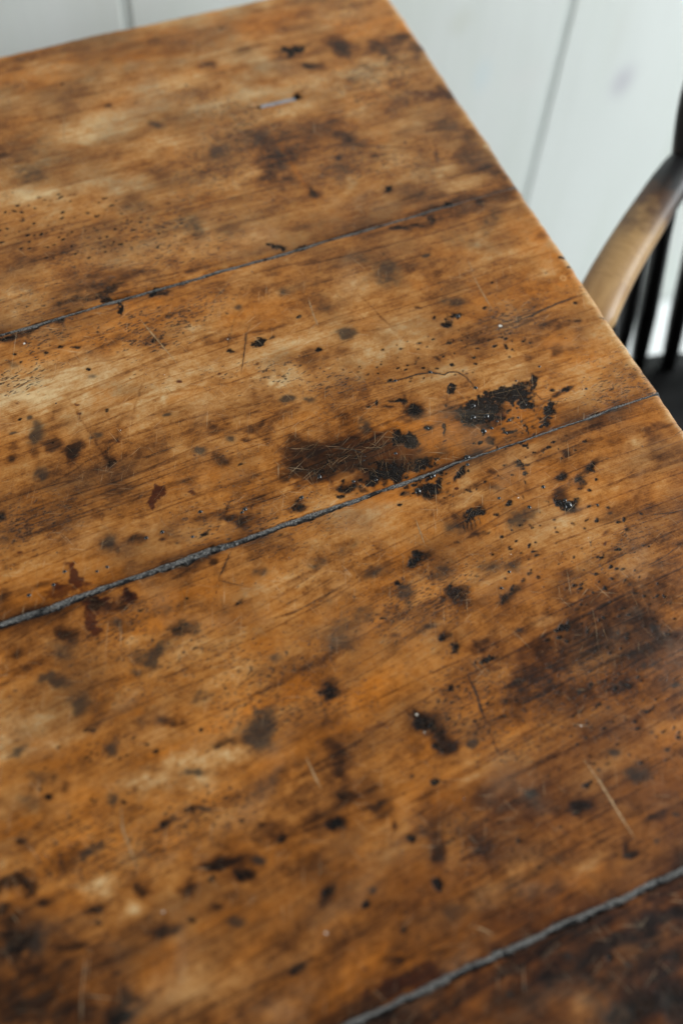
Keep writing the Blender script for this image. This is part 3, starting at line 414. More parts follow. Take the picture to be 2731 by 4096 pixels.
 ('d',294.3,162.1,29.2,-11.9,-11.8,-19.4,0.5), ('r',299.2,175.4,35.3,-1.2,-4.3,-20.1,0.35), ('d',280.2,208.2,30.7,-3.4,-2.7,-9.7,0.35),
 ('r',230.1,185.3,28.9,-4.9,-3.6,-11.7,0.4), ('d',322.5,200.8,22.2,1.3,-1.1,-8.4,0.35), ('r',330.3,205.8,17.9,1.1,-1.2,-8.4,0.3),
 ('d',190.3,227.5,19.0,-0.3,-1.0,-8.3,0.3), ('d',222.1,217.7,17.1,-7.0,-4.0,-7.7,0.25), ('d',369.5,280.6,14.9,-5.9,-7.3,-11.9,0.35),
 ('p',359.6,291.9,4.6,-1.8,-2.9,-4.8,0.75), ('d',382.8,294.0,14.7,1.4,-0.7,-4.2,0.45), ('d',345.7,252.2,7.9,-3.2,-4.3,-7.1,0.3),
 ('d',319.4,248.9,18.0,-0.1,-1.3,-6.0,0.3), ('p',248.9,303.2,10.2,-0.9,-1.9,-7.8,0.4), ('p',243.0,291.5,15.8,-1.4,-1.1,-4.6,0.45),
 ('p',296.8,309.4,24.4,-0.6,-1.8,-8.0,0.35), ('p',176.6,302.7,36.7,0.4,-1.5,-13.7,0.45), ('p',202.4,277.2,22.6,0.0,-1.0,-7.4,0.35),
 ('p',276.7,257.4,35.9,-3.4,-3.6,-13.3,0.3), ('p',245.0,202.1,8.3,-0.2,-0.6,-3.5,0.45), ('p',255.0,423.0,42.2,-8.4,-7.2,-21.6,0.4),
 ('p',221.5,421.8,23.7,-4.8,-4.4,-14.2,0.35), ('p',265.6,382.6,19.5,-3.2,-2.8,-8.6,0.3), ('o',367.3,360.8,33.2,0.9,-3.6,-15.8,0.4),
 ('o',337.1,293.4,23.4,0.2,-2.1,-9.5,0.3), ('o',311.0,320.5,14.0,0.2,-1.3,-6.5,0.6), ('w',324.0,408.4,3.2,-0.2,-0.4,-1.3,0.7),
 ('w',297.5,240.1,0.5,-0.2,-0.3,-0.5,1), ('w',248.0,247.7,0.6,-0.3,-0.3,-0.5,0.8), ('d',-88.2,131.8,37.7,-16.0,-8.1,-29.8,0.5),  # last blob here, first below: broad browns painting in the corner vignette
 ('d',-69.8,103.3,41.1,-17.5,-3.1,-10.5,0.5), ('p',-41.4,254.6,22.2,-2.3,-0.5,-13.2,0.6), ('p',-30.5,236.4,10.4,-0.1,0.2,-5.2,0.5),
 ('p',-58.0,243.7,9.1,-0.1,0.4,-7.8,0.4), ('p',26.8,200.5,30.7,0.3,0.2,-7.5,0.6), ('p',47.6,194.6,8.4,-0.2,-0.1,-5.0,0.7),
 ('p',6.6,250.2,10.8,1.0,0.5,-5.3,0.5), ('p',28.6,187.8,9.9,-4.1,-2.5,-6.9,0.5), ('p',6.7,196.9,14.2,-5.9,-2.3,-6.9,0.45),
 ('p',-36.7,156.2,7.6,-0.3,0.3,-6.9,0.75), ('p',-25.6,139.6,5.2,-2.2,-1.3,-4.1,0.55), ('p',-17.7,167.6,5.5,-1.2,-1.5,-10.3,0.35),
 ('p',-22.7,93.0,22.0,-1.5,0.4,-12.5,0.6), ('p',-9.3,98.4,17.0,-1.1,0.2,-8.5,0.5), ('p',8.3,83.2,17.0,-1.2,0.1,-9.3,0.4),
 ('g',-47.0,221.9,9.8,-4.1,-1.3,-4.7,0.45), ('p',-62.3,210.1,15.6,-1.9,-0.1,-4.9,0.3), ('o',94.5,216.9,17.6,0.3,-0.2,-7.9,1),
 ('o',66.1,215.8,19.5,3.2,0.7,-5.1,1), ('o',44.4,213.6,10.9,-0.2,-0.1,-3.9,0.9), ('o',11.1,209.7,19.9,1.8,0.4,-3.8,0.7),
 ('o',-66.9,201.9,14.3,0.2,0.4,-4.8,0.9), ('o',-49.3,180.8,14.2,0.0,0.4,-4.7,0.6), ('o',-21.3,205.9,16.0,-0.4,0.2,-7.4,0.4),
 ('o',2.5,162.9,11.7,-4.9,-1.9,-5.4,0.45), ('o',-23.8,110.1,13.7,0.4,1.0,-8.6,0.65), ('o',-81.2,121.2,14.8,-6.3,-2.2,-7.8,0.4),
 ('o',20.5,115.5,17.6,-2.6,-0.6,-6.5,0.6), ('o',7.9,238.4,18.7,4.1,0.8,-3.9,0.7), ('o',-51.1,155.0,17.2,-0.8,0.3,-6.8,0.45),
 ('o',64.3,180.9,18.0,1.0,0.2,-4.9,0.5), ('o',-20.9,227.0,13.9,-0.2,0.2,-6.4,0.4), ('k',114.2,208.8,3.4,-4.7,-4.1,-3.3,0.8),
 ('g',70.3,202.9,4.3,-4.1,-8.2,-9.6,0.9), ('g',64.6,198.4,9.0,-3.7,-2.7,-7.1,0.5), ('k',48.0,202.5,6.2,-2.5,-1.0,-2.6,0.5),
 ('d',23.9,224.9,8.4,-3.5,-1.3,-3.9,0.85), ('g',44.4,231.8,6.7,-0.7,-0.4,-3.7,0.75), ('g',-16.5,254.0,4.7,-6.2,-4.3,-4.1,0.7),
 ('g',-26.3,272.3,9.1,-3.7,-1.0,-3.6,0.75), ('g',-55.2,240.5,4.6,1.9,0.7,-1.8,0.85), ('k',-46.9,210.4,1.9,-0.8,-0.4,-1.4,1.2),
 ('d',-37.5,212.7,2.2,-0.9,-1.0,-3.5,0.75), ('g',-17.5,196.6,2.8,-1.2,-1.0,-3.2,0.85), ('d',-4.4,197.0,1.7,-0.7,-0.7,-2.1,0.75),
 ('k',4.0,174.2,4.7,1.4,0.7,-2.3,0.75), ('k',18.1,175.7,4.1,-0.1,-0.0,-1.6,0.65), ('g',24.8,173.8,3.6,-1.9,-0.7,-1.5,0.75),
 ('k',41.4,159.5,1.3,-0.5,-0.5,-1.3,0.75), ('k',57.6,141.7,2.1,-0.9,-0.7,-1.8,0.85), ('k',88.0,138.5,3.3,-1.4,-1.1,-2.6,0.75),
 ('d',105.6,173.3,10.1,-4.2,-5.5,-12.7,0.8), ('k',97.9,152.4,3.3,-1.4,-0.9,-2.0,0.75), ('g',42.3,137.6,3.8,-1.6,-1.0,-2.6,0.75),
 ('k',18.6,143.2,4.6,-1.9,-0.7,-1.9,0.85), ('k',33.1,132.9,4.9,-2.0,-1.1,-2.9,0.85), ('d',27.0,142.7,15.6,-3.5,-0.8,-4.5,0.6),
 ('d',3.5,138.0,4.6,-1.9,-1.5,-4.4,0.65), ('k',-17.7,145.8,3.3,-1.4,-1.0,-3.1,0.55), ('k',-76.2,176.3,9.6,-2.5,-0.5,-3.8,0.75),
 ('k',-68.7,170.2,4.1,-1.7,-0.9,-3.2,0.65), ('k',-84.9,161.1,7.1,-3.0,-1.4,-5.2,0.6), ('k',-84.1,147.0,11.4,-2.7,-0.5,-5.9,0.85),
 ('g',-73.4,141.3,6.1,0.8,1.0,-4.4,0.65), ('k',-57.5,133.4,6.3,-0.9,-0.0,-1.3,0.65), ('k',-43.2,146.5,4.5,-1.0,-0.2,-1.6,0.65),
 ('k',-43.5,139.9,1.6,-0.7,-0.4,-1.2,0.95), ('d',-73.0,111.1,22.4,-5.4,-0.8,-8.2,0.55), ('k',-88.7,117.8,4.5,-0.3,0.3,-3.2,0.75),
 ('k',-47.3,93.7,5.9,-2.5,-0.8,-2.6,0.95), ('d',-43.5,101.9,6.2,-0.4,0.2,-5.2,0.65), ('d',-14.6,123.3,9.6,-2.2,-0.5,-3.4,0.75),
 ('k',13.7,123.1,2.7,-1.1,-0.5,-1.4,0.65), ('k',0.3,122.3,2.1,-0.9,-0.5,-1.4,0.65), ('k',67.4,106.4,1.7,-2.1,-4.1,-3.0,0.85),
 ('g',20.7,113.1,4.3,-1.8,-0.9,-2.4,0.65), ('d',40.9,79.3,4.7,0.6,0.3,-1.7,0.75), ('d',-48.5,175.6,11.6,2.2,1.1,-4.6,0.55),
 ('g',-34.5,174.7,6.9,1.3,0.6,-2.6,0.75), ('d',52.0,149.7,12.9,-5.4,-2.1,-5.4,0.4), ('g',27.0,193.8,7.2,-2.3,-0.6,-2.1,0.65),
 ('d',7.6,203.2,6.1,-1.9,-0.4,-1.6,0.65), ('g',-9.5,223.6,4.6,-1.9,-1.6,-5.0,0.65), ('g',-56.0,211.3,7.5,-3.1,-1.3,-4.6,0.35),
 ('k',-68.0,193.6,2.7,-1.1,-0.5,-2.0,0.65), ('d',-56.7,196.4,4.9,-0.1,0.1,-2.4,0.55), ('d',-64.7,159.6,4.5,-1.9,-0.7,-2.5,0.55),
 ('d',-82.0,118.2,31.5,-13.4,-4.4,-15.6,0.4), ('g',-67.4,150.2,27.5,-11.6,-5.3,-18.6,0.22), ('d',82.2,155.1,15.4,-6.4,-5.6,-13.3,0.3),
 ('d',64.9,125.6,18.4,-1.0,-0.3,-9.1,0.25), ('d',21.8,158.6,18.2,-0.8,-0.0,-7.1,0.3), ('w',-11.8,131.7,0.9,-0.4,-0.2,-0.7,0.6),
 ('w',60.0,90.4,1.2,-0.5,-0.4,-0.9,0.7), ('d',197.7,7.2,37.1,-3.4,-2.9,-18.9,0.5), ('d',205.1,30.6,39.6,0.9,-0.1,-5.2,0.5),  # second blob: broad brown painting in the vignette at this corner
 ('p',163.2,78.2,19.2,0.9,0.1,-6.6,0.6), ('p',139.3,77.3,12.9,-0.9,-0.5,-5.4,0.35), ('p',200.0,67.7,19.7,0.8,-0.1,-4.9,0.55),  # first blob: pale sheen painted into the colour
 ('o',203.8,62.5,18.4,0.7,-0.1,-4.4,0.5), ('p',107.6,110.2,16.1,-6.8,-3.8,-8.3,0.35), ('p',162.6,8.8,12.4,1.7,1.2,-6.8,0.5),
 ('p',198.5,24.0,6.3,-2.7,-1.7,-2.8,0.3), ('p',135.1,56.6,3.9,-0.3,-0.2,-2.1,0.6), ('p',163.4,133.1,15.0,0.5,-0.1,-4.8,0.35),
 ('o',125.4,202.8,27.7,-3.2,-1.3,-7.8,0.8), ('o',110.7,184.9,14.8,-1.8,-0.5,-3.3,1), ('o',144.0,160.1,7.9,-3.3,-4.3,-9.2,0.5),
 ('o',151.8,126.1,19.6,2.9,0.6,-5.2,0.65), ('o',173.4,55.8,33.3,1.1,0.0,-6.4,0.6), ('o',119.5,63.2,32.0,-1.3,-0.4,-8.4,0.65),
 ('o',81.7,62.0,30.0,-1.3,-0.1,-8.3,0.5), ('o',190.8,149.0,19.3,-0.8,-0.8,-6.2,0.4), ('o',242.6,70.1,15.3,0.1,-0.6,-6.7,0.4),
 ('r',88.9,51.2,24.3,0.8,0.4,-5.6,0.75), ('r',129.3,45.3,20.5,0.6,0.2,-4.6,0.65), ('r',190.5,51.0,8.4,0.3,-0.0,-3.2,0.6),
 ('r',191.7,93.9,13.6,-0.8,-0.6,-4.6,0.5), ('r',128.9,180.1,12.5,-0.9,-0.2,-1.8,0.6), ('r',219.2,31.7,24.3,0.6,-0.2,-6.3,0.6),
 ('r',160.4,32.1,28.9,0.7,0.1,-5.1,0.4), ('d',214.2,169.2,15.3,-6.3,-5.7,-10.7,0.75), ('d',228.6,156.0,28.7,-3.6,-3.2,-12.6,0.5),
 ('d',265.8,149.5,38.1,-15.6,-5.5,-9.4,0.45), ('k',153.5,172.8,6.3,-2.6,-2.0,-4.2,0.85), ('k',158.7,162.3,4.9,1.5,1.8,-7.1,0.7),
 ('d',160.5,154.6,5.0,-2.1,-1.7,-3.4,0.75), ('g',173.3,151.4,3.0,-1.2,-1.3,-2.5,0.85), ('k',176.3,184.0,1.4,-0.6,-0.9,-1.8,1.1),
 ('k',144.7,138.9,2.9,-1.2,-0.7,-1.5,1.1), ('d',112.2,138.7,5.9,-2.5,-2.1,-4.6,0.85), ('k',88.1,138.5,4.8,-2.0,-1.1,-2.6,0.8),
 ('k',119.5,116.5,2.7,-1.1,-0.8,-1.8,1), ('k',121.8,90.1,3.0,-1.3,-1.1,-2.2,1.1), ('d',128.4,105.2,4.8,-2.0,-4.5,-9.3,0.65),
 ('k',130.0,105.8,2.8,-1.2,-2.0,-4.2,0.4), ('d',132.8,122.4,6.6,-2.7,-5.1,-10.7,0.45), ('k',84.9,95.2,1.5,-0.6,-0.8,-1.8,0.95),
 ('g',90.2,99.8,1.7,-0.7,-0.7,-1.5,0.75), ('d',97.1,76.7,1.7,-0.7,-0.7,-1.5,0.75), ('d',114.3,126.2,1.1,-0.5,-1.3,-2.8,0.65),
 ('d',106.6,166.1,13.4,-5.6,-4.0,-9.1,0.45), ('d',96.6,149.1,6.6,-2.7,-1.9,-4.4,0.4), ('k',220.7,106.4,3.2,-1.3,-1.0,-1.7,0.95),
 ('d',211.4,97.3,6.9,-0.4,-0.6,-4.2,0.75), ('g',243.4,116.2,3.0,-1.2,-1.2,-2.0,0.85), ('k',224.3,65.0,3.5,0.3,0.1,-2.2,0.75),
 ('d',224.0,71.5,2.2,-0.9,-2.6,-4.5,0.65), ('g',250.8,102.3,7.3,-3.0,-3.2,-5.4,0.6), ('d',151.1,100.7,7.0,-2.9,-2.6,-5.2,0.5),
 ('d',184.6,108.5,7.1,-3.0,-3.6,-6.8,0.4), ('g',190.9,112.5,4.9,-2.0,-1.4,-2.6,0.5), ('g',239.5,65.0,1.4,-0.6,-0.7,-1.1,0.85),
 ('g',257.1,73.1,2.2,-0.9,-0.5,-0.8,0.85), ('g',271.7,105.9,1.7,-0.7,-0.8,-1.3,0.75), ('g',268.7,117.5,1.4,-0.6,-0.7,-1.1,0.75),
 ('g',242.4,154.7,1.4,-0.6,-0.9,-1.6,0.8), ('g',253.0,140.3,1.4,-0.6,-0.7,-1.2,0.7), ('k',270.9,148.1,3.6,-1.5,-0.8,-1.4,0.7),
 ('g',296.8,136.7,3.6,-1.5,-0.7,-1.2,0.7), ('d',245.7,75.2,7.7,0.7,0.0,-2.3,0.5), ('d',244.6,84.9,20.4,-1.3,-1.3,-6.9,0.2),
 ('g',125.2,74.9,5.3,-2.2,-1.9,-3.9,0.4), ('d',167.4,119.6,9.9,-0.5,-0.4,-3.5,0.3), ('d',108.4,149.4,13.3,-5.5,-2.0,-4.4,0.3),
 ('d',86.5,64.5,6.7,-0.5,-0.1,-2.5,0.4), ('d',106.9,60.5,6.8,-0.5,-0.2,-2.5,0.4), ('d',179.3,64.1,7.2,-0.5,-0.6,-4.3,0.3),
 ('d',157.8,27.5,36.8,0.8,0.2,-9.1,0.45), ('g',139.4,28.6,1.5,-0.7,-0.6,-1.2,0.8), ('g',131.9,28.5,1.5,-0.7,-0.6,-1.2,0.8),
 ('g',167.4,33.2,1.8,-0.7,-0.7,-1.3,0.85), ('k',187.7,23.4,1.9,-0.8,-0.8,-1.3,0.8), ('g',193.7,16.9,2.1,-0.9,-0.7,-1.2,0.85),
 ('k',184.5,-1.7,7.7,-3.3,-3.7,-6.1,0.8), ('k',206.7,-7.8,6.2,-2.6,-4.9,-7.9,0.8), ('k',218.4,11.0,4.6,-2.0,-2.0,-3.3,0.65),
 ('p',211.9,24.2,7.0,-1.1,-0.3,-1.2,0.6), ('d',153.7,27.0,7.2,-1.2,-0.5,-2.4,0.5), ('d',214.2,30.3,38.7,0.9,-0.2,-7.3,0.65),
 ('d',208.7,8.2,12.5,-5.3,-3.3,-5.4,0.4), ('d',108.4,28.5,33.1,-0.3,0.1,-4.0,0.3), ('w',151.7,177.5,1.2,-0.5,-0.5,-1.1,0.9),
 ('w',233.6,136.5,0.9,-0.4,-0.4,-0.7,0.9), ('w',151.2,166.5,0.7,-0.3,-0.3,-0.7,0.7), ('d',187.9,349.6,14.1,-4.0,-3.6,-10.2,0.9),
 ('d',161.0,351.0,16.2,-4.6,-2.7,-8.1,0.75), ('d',206.7,353.1,19.0,-5.3,-3.0,-8.2,0.6), ('o',245.6,352.1,32.9,-4.3,-2.4,-8.5,0.9),
 ('o',205.5,324.2,25.7,-2.5,-1.5,-6.8,1), ('o',295.4,332.4,20.8,-2.0,-2.0,-7.0,0.8), ('r',285.8,341.0,7.0,-2.8,-2.1,-4.1,0.6),
 ('k',223.2,345.0,5.7,-2.3,-1.9,-4.0,0.95), ('k',223.7,326.1,6.2,-2.5,-1.7,-3.6,0.85), ('k',205.6,327.2,8.4,-1.5,-1.4,-4.9,0.85),
 ('k',196.0,329.4,6.7,-2.7,-1.0,-2.3,0.75), ('k',282.3,350.6,10.8,1.3,-0.7,-7.2,0.9), ('k',309.5,345.7,4.2,0.8,-0.2,-6.5,1),
 ('k',299.4,356.3,7.9,0.5,-0.5,-3.2,0.95), ('k',311.0,356.7,3.0,-1.2,-1.5,-2.8,0.9), ('k',322.3,354.8,5.6,3.2,0.6,-1.6,0.9),
 ('k',221.7,310.9,5.8,-2.3,-2.2,-4.6,0.8), ('k',245.9,311.1,5.4,1.5,0.1,-1.6,0.85), ('k',320.7,332.2,1.6,-1.5,-5.3,-5.7,0.9),
 ('k',268.7,372.5,1.4,-1.5,-2.5,-2.8,0.95), ('k',237.3,365.0,4.6,-1.8,-1.9,-4.1,0.75), ('k',249.3,344.2,1.0,-0.4,-2.2,-4.6,1),
]
LINES = [
 ('o',4.52,0.8,[(248.0,647.8),(248.8,626.7),(249.5,588.7),(250.0,564.1),(248.5,548.0)]),
 ('g',1.02,0.6,[(160.0,484.0),(143.8,455.7)]),
 ('g',1.19,0.7,[(167.1,475.0),(154.1,451.7)]),
 ('k',1.01,0.8,[(285.3,609.2),(301.8,604.9),(316.9,597.2),(332.4,590.4),(347.3,586.1)]),
 ('d',2.86,0.6,[(356.3,597.0),(359.0,583.0),(351.2,563.0)]),
 ('k',1.37,0.9,[(324.0,406.8),(332.1,407.4),(348.4,408.5),(354.3,409.8),(369.4,411.5),(382.4,412.5),(397.0,412.8)]),
 ('d',0.89,0.7,[(243.3,475.3),(250.2,449.1),(258.1,418.9)]),
 ('d',0.74,0.5,[(319.0,463.8),(341.6,459.6),(375.5,455.6),(400.8,455.1)]),
 ('d',0.74,0.4,[(335.4,475.5),(367.5,474.7),(399.1,479.0)]),
 ('d',0.7,0.4,[(318.4,414.2),(294.0,434.2),(267.9,440.1)]),
 ('r',2.74,0.9,[(-1.3,344.6),(-0.2,334.5),(1.9,325.8),(5.7,320.8)]),
 ('k',0.81,0.75,[(93.5,262.2),(112.5,261.0),(133.7,264.5),(150.4,267.2)]),
 ('d',1.05,0.7,[(113.1,353.9),(98.3,337.5),(86.1,324.0)]),
 ('d',0.9,0.7,[(120.5,342.3),(110.8,332.5),(103.4,326.2)]),
 ('k',0.83,0.6,[(93.9,314.3),(86.5,305.9),(78.4,297.2)]),
 ('d',0.78,0.7,[(25.4,455.8),(20.8,440.8)]),
 ('d',0.63,0.7,[(35.3,459.4),(38.8,431.8),(43.4,404.6)]),
 ('d',0.79,0.7,[(87.4,458.3),(77.2,441.1),(67.7,426.0)]),
 ('d',0.88,0.8,[(-0.1,396.5),(22.7,402.2),(43.1,408.3),(66.1,421.0)]),
 ('k',1.02,0.6,[(161.1,465.7),(145.0,433.8)]),
 ('d',0.85,0.7,[(150.6,469.7),(141.3,453.1)]),
 ('k',0.76,0.6,[(59.3,395.6),(70.9,395.5),(93.0,395.7)]),
 ('d',0.72,0.6,[(30.6,368.0),(27.3,357.6)]),
 ('k',0.69,0.5,[(78.4,297.2),(91.0,288.1)]),
 ('d',0.71,0.4,[(-29.9,367.4),(-5.6,367.5),(20.3,362.0)]),
 ('d',0.63,0.6,[(17.0,483.0),(41.7,481.1),(64.6,477.1),(99.5,471.4)]),
 ('d',0.63,0.6,[(-3.7,476.7),(26.1,478.4),(57.6,473.9)]),
 ('d',0.78,0.6,[(59.1,440.6),(88.4,438.6),(116.9,433.1),(147.0,431.0),(170.2,429.9)]),
 ('d',0.61,0.5,[(69.1,425.4),(98.2,423.3),(126.0,416.2)]),
 ('d',0.62,0.5,[(100.9,405.4),(121.7,404.7),(150.8,400.7)]),
 ('d',0.67,0.5,[(51.6,494.1),(50.3,484.6),(50.8,476.5)]),
 ('k',0.94,0.9,[(178.2,358.3),(183.3,355.9),(190.7,351.6),(195.5,345.1)]),
 ('k',0.66,0.6,[(318.7,350.0),(320.5,342.5),(329.5,342.2)]),
 ('k',1.16,1,[(225.1,393.6),(235.9,392.3),(245.3,391.6),(253.4,391.4),(262.2,389.3),(269.8,384.5),(273.6,385.4),(279.1,383.3),(282.6,376.9),(283.9,369.6),(285.0,363.6)]),
 ('d',1.79,0.6,[(271.4,276.7),(265.1,262.1)]),
 ('d',1.42,0.6,[(199.5,258.6),(195.5,245.8)]),
 ('k',0.74,0.55,[(341.4,239.7),(352.6,236.8),(362.6,235.0)]),
 ('k',0.72,0.6,[(319.7,209.2),(333.5,211.1),(349.8,214.5)]),
 ('d',0.81,0.55,[(299.1,329.0),(323.8,328.7),(341.0,329.6)]),
 ('k',0.64,0.5,[(387.8,285.4),(391.9,286.6),(395.1,286.9)]),
 ('d',0.68,0.5,[(212.8,439.4),(244.0,435.5),(259.8,433.6)]),
 ('d',0.66,0.5,[(209.6,424.4),(234.9,422.6)]),
 ('d',0.73,0.45,[(152.2,297.4),(176.0,301.2),(204.2,303.6)]),
 ('d',0.68,0.45,[(138.6,265.7),(157.4,269.2),(186.6,275.3)]),
 ('d',0.96,0.4,[(342.3,308.1),(358.1,315.2),(385.4,317.9)]),
 ('d',0.89,0.35,[(320.2,264.2),(349.4,272.1),(377.7,277.4)]),
 ('k',0.88,0.6,[(-55.4,281.3),(-48.1,280.5)]),
 ('d',1.1,0.6,[(-79.8,188.7),(-55.8,191.0),(-37.3,193.3)]),
 ('d',1.1,0.6,[(-50.1,170.2),(-26.5,170.1)]),
 ('d',1.28,0.5,[(7.8,254.0),(33.2,252.1)]),
 ('d',1.21,0.5,[(-67.7,234.4),(-52.6,232.1),(-31.6,232.8)]),
 ('d',0.99,0.5,[(1.6,219.0),(14.7,220.4),(27.1,219.4)]),
 ('k',2.11,0.7,[(188.4,188.5),(188.3,176.9),(186.4,167.7),(185.7,158.1)]),
 ('d',1.32,0.6,[(185.7,158.1),(184.4,144.7),(184.3,133.9)]),
]
BEADS = [
 (300.7,426.9,1.75), (84.7,345.0,1.33), (108.0,335.3,1.2), (110.5,336.7,1.5), (145.7,331.7,1.5), (74.6,330.3,1.11),
 (58.9,340.2,1.43), (48.7,339.9,1.29), (15.0,329.2,0.96), (21.3,329.8,1.1), (-2.4,336.1,1.23), (-10.9,330.2,1.23),
 (-25.8,328.9,1.37), (161.8,341.5,1.35), (273.4,334.4,2.05), (279.3,334.4,1.26), (293.0,336.1,1.3), (299.3,335.5,0.97),
 (286.2,327.7,1.07), (237.5,392.3,1.17), (261.8,390.1,1.5), (284.4,367.4,1.46), (332.3,367.4,1.01), (352.6,339.6,0.98),
 (311.9,362.5,0.82), (297.8,265.6,2.98), (297.2,269.0,1.34), (289.2,282.8,1.38), (274.1,273.0,1.34), (259.6,285.8,1.03),
 (314.6,258.6,0.89), (254.4,320.4,1.69), (252.3,315.3,1.23), (214.7,309.5,2.27), (232.0,229.7,1.11), (241.4,237.6,1.11),
 (213.4,339.9,1.16), (240.5,350.1,1.32), (193.8,326.5,1.16), (180.1,330.5,1.16), (162.0,342.0,1.4), (145.8,331.5,1.4),
 (259.5,285.7,1.12), (228.3,316.1,1.94), (254.9,320.2,1.58), (272.0,346.8,1.99), (280.6,344.4,1.99), (276.1,355.0,1.71),
 (285.0,338.1,0.97),
]
SCRATCHES = [
 (0.84,[(98.2,502.7),(100.3,492.6),(106.1,470.4)]), (0.7,[(178.9,520.9),(162.0,508.8),(141.7,493.2)]),
 (0.53,[(160.5,509.3),(173.8,518.4)]), (1.04,[(211.2,479.0),(208.8,465.1),(207.7,450.9)]),
 (0.83,[(109.0,715.1),(100.0,687.3),(101.0,681.8)]), (0.57,[(213.3,568.4),(194.3,554.6)]),
 (0.57,[(203.4,565.1),(186.0,550.8)]), (0.51,[(134.3,479.4),(149.3,496.5),(163.8,509.2)]),
 (1.66,[(330.3,470.6),(329.0,463.3),(327.9,457.0)]), (2.21,[(327.0,458.0),(326.2,446.6),(325.6,431.6),(325.2,420.0)]),
 (0.84,[(100.5,495.4),(103.1,482.1),(109.5,455.6)]), (0.66,[(166.1,423.6),(172.2,401.8)]),
 (0.48,[(120.8,435.5),(127.2,419.5)]), (0.59,[(68.3,366.6),(75.4,366.3),(83.1,363.3)]),
 (0.66,[(166.1,423.6),(186.3,415.1)]), (0.42,[(32.0,331.1),(49.6,332.1)]),
 (0.42,[(130.0,289.9),(140.9,298.6)]), (0.43,[(67.4,343.1),(69.2,352.5)]),
 (0.88,[(204.6,291.5),(203.8,285.0),(202.2,273.1)]), (0.41,[(222.1,243.8),(232.3,246.2),(248.6,248.3)]),
 (0.74,[(210.0,283.7),(216.7,284.9),(223.8,285.5)]), (0.45,[(296.3,261.6),(295.7,254.9),(297.8,247.3),(301.2,240.8)]),
 (0.43,[(303.5,200.4),(301.6,186.9)]), (0.41,[(276.2,187.9),(274.2,177.9),(273.9,173.5)]),
 (0.66,[(332.4,357.4),(327.9,348.4)]), (0.49,[(354.8,330.0),(351.2,317.9)]),
 (0.49,[(377.6,330.8),(369.8,310.5)]), (0.48,[(368.0,296.1),(374.1,299.3)]),
 (0.61,[(176.2,346.5),(186.7,349.5)]), (0.47,[(200.0,355.2),(207.8,344.8)]),
 (0.47,[(215.5,358.3),(221.3,350.4)]), (0.47,[(188.2,370.9),(182.8,362.0)]),
 (0.45,[(190.7,351.6),(189.8,339.2)]), (0.94,[(-15.1,190.4),(-17.7,178.8),(-17.0,162.4),(-17.3,154.0)]),
 (1.0,[(85.6,178.8),(85.8,166.7),(86.3,158.6)]), (0.67,[(66.5,117.6),(72.9,121.0)]),
 (1.23,[(225.4,119.6),(227.6,103.8),(228.5,83.7),(229.5,69.2)]), (0.88,[(130.2,64.5),(134.5,60.4),(137.7,56.7)]),
]
PEPPER = [
 (77.2,601.4,52.5,-20.0,-9.2,-31.0,150), (143.9,578.4,44.3,-16.8,-8.4,-24.6,25),
 (277.4,400.0,64.1,-10.2,-6.3,-19.5,90), (263.9,308.0,74.6,-1.9,-2.6,-12.7,60),
 (285.7,245.4,50.9,-2.3,-5.0,-22.0,60), (284.5,189.1,44.8,-2.8,-7.0,-29.8,120),
 (208.6,322.9,43.1,-3.4,-2.0,-9.5,60), (292.3,331.6,30.4,-2.3,-3.5,-13.2,40),
 (-19.5,211.7,46.0,-1.1,0.8,-31.3,30), (254.5,125.5,30.3,-12.5,-16.7,-28.2,70),
 (184.8,126.9,56.4,-23.4,-23.1,-44.1,40),
]
RINGS = [
 (385.8,430.8,2.54),
]


# ------------------------------------------------------------------ raster of the marks
STEP = 0.72; RX0, RY0 = -150.0, -100.0; NX, NY = 765, 1255
gx = RX0 + np.arange(NX) * STEP; gy = RY0 + np.arange(NY) * STEP
XX, YY = np.meshgrid(gx, gy)
def fnoise(sx, sy, seed, beta=1.0):
    """smooth random field with correlation lengths sx, sy (mm), unit variance"""
    r = np.random.default_rng(seed); F = np.fft.rfft2(r.standard_normal((NY, NX)))
    ky = np.fft.fftfreq(NY, STEP)[:, None]; kx = np.fft.rfftfreq(NX, STEP)[None]
    q = (kx * sx) ** 2 + (ky * sy) ** 2
    n = np.fft.irfft2(F * (1 + 12 * q) ** (-beta - .25), s=(NY, NX)); n -= n.mean(); return n / n.std()
WX = fnoise(9, 7, 1, 1.0); WY = fnoise(9, 7, 2, 1.0); TX = fnoise(3.0, 2.5, 3, .8); UX = fnoise(1.3, 1.1, 6, .6); UY = fnoise(1.3, 1.1, 8, .6); TY = fnoise(3.0, 2.5, 5, .8); CL = fnoise(30, 18, 4, 1.0)
ch = {c: np.zeros((NY, NX)) for c in 'kdgoprw'}
def window(x0, x1, y0, y1):
    i0 = max(0, int((x0 - RX0) / STEP)); i1 = min(NX, int((x1 - RX0) / STEP) + 2)
    j0 = max(0, int((y0 - RY0) / STEP)); j1 = min(NY, int((y1 - RY0) / STEP) + 2)
    return slice(j0, j1), slice(i0, i1)
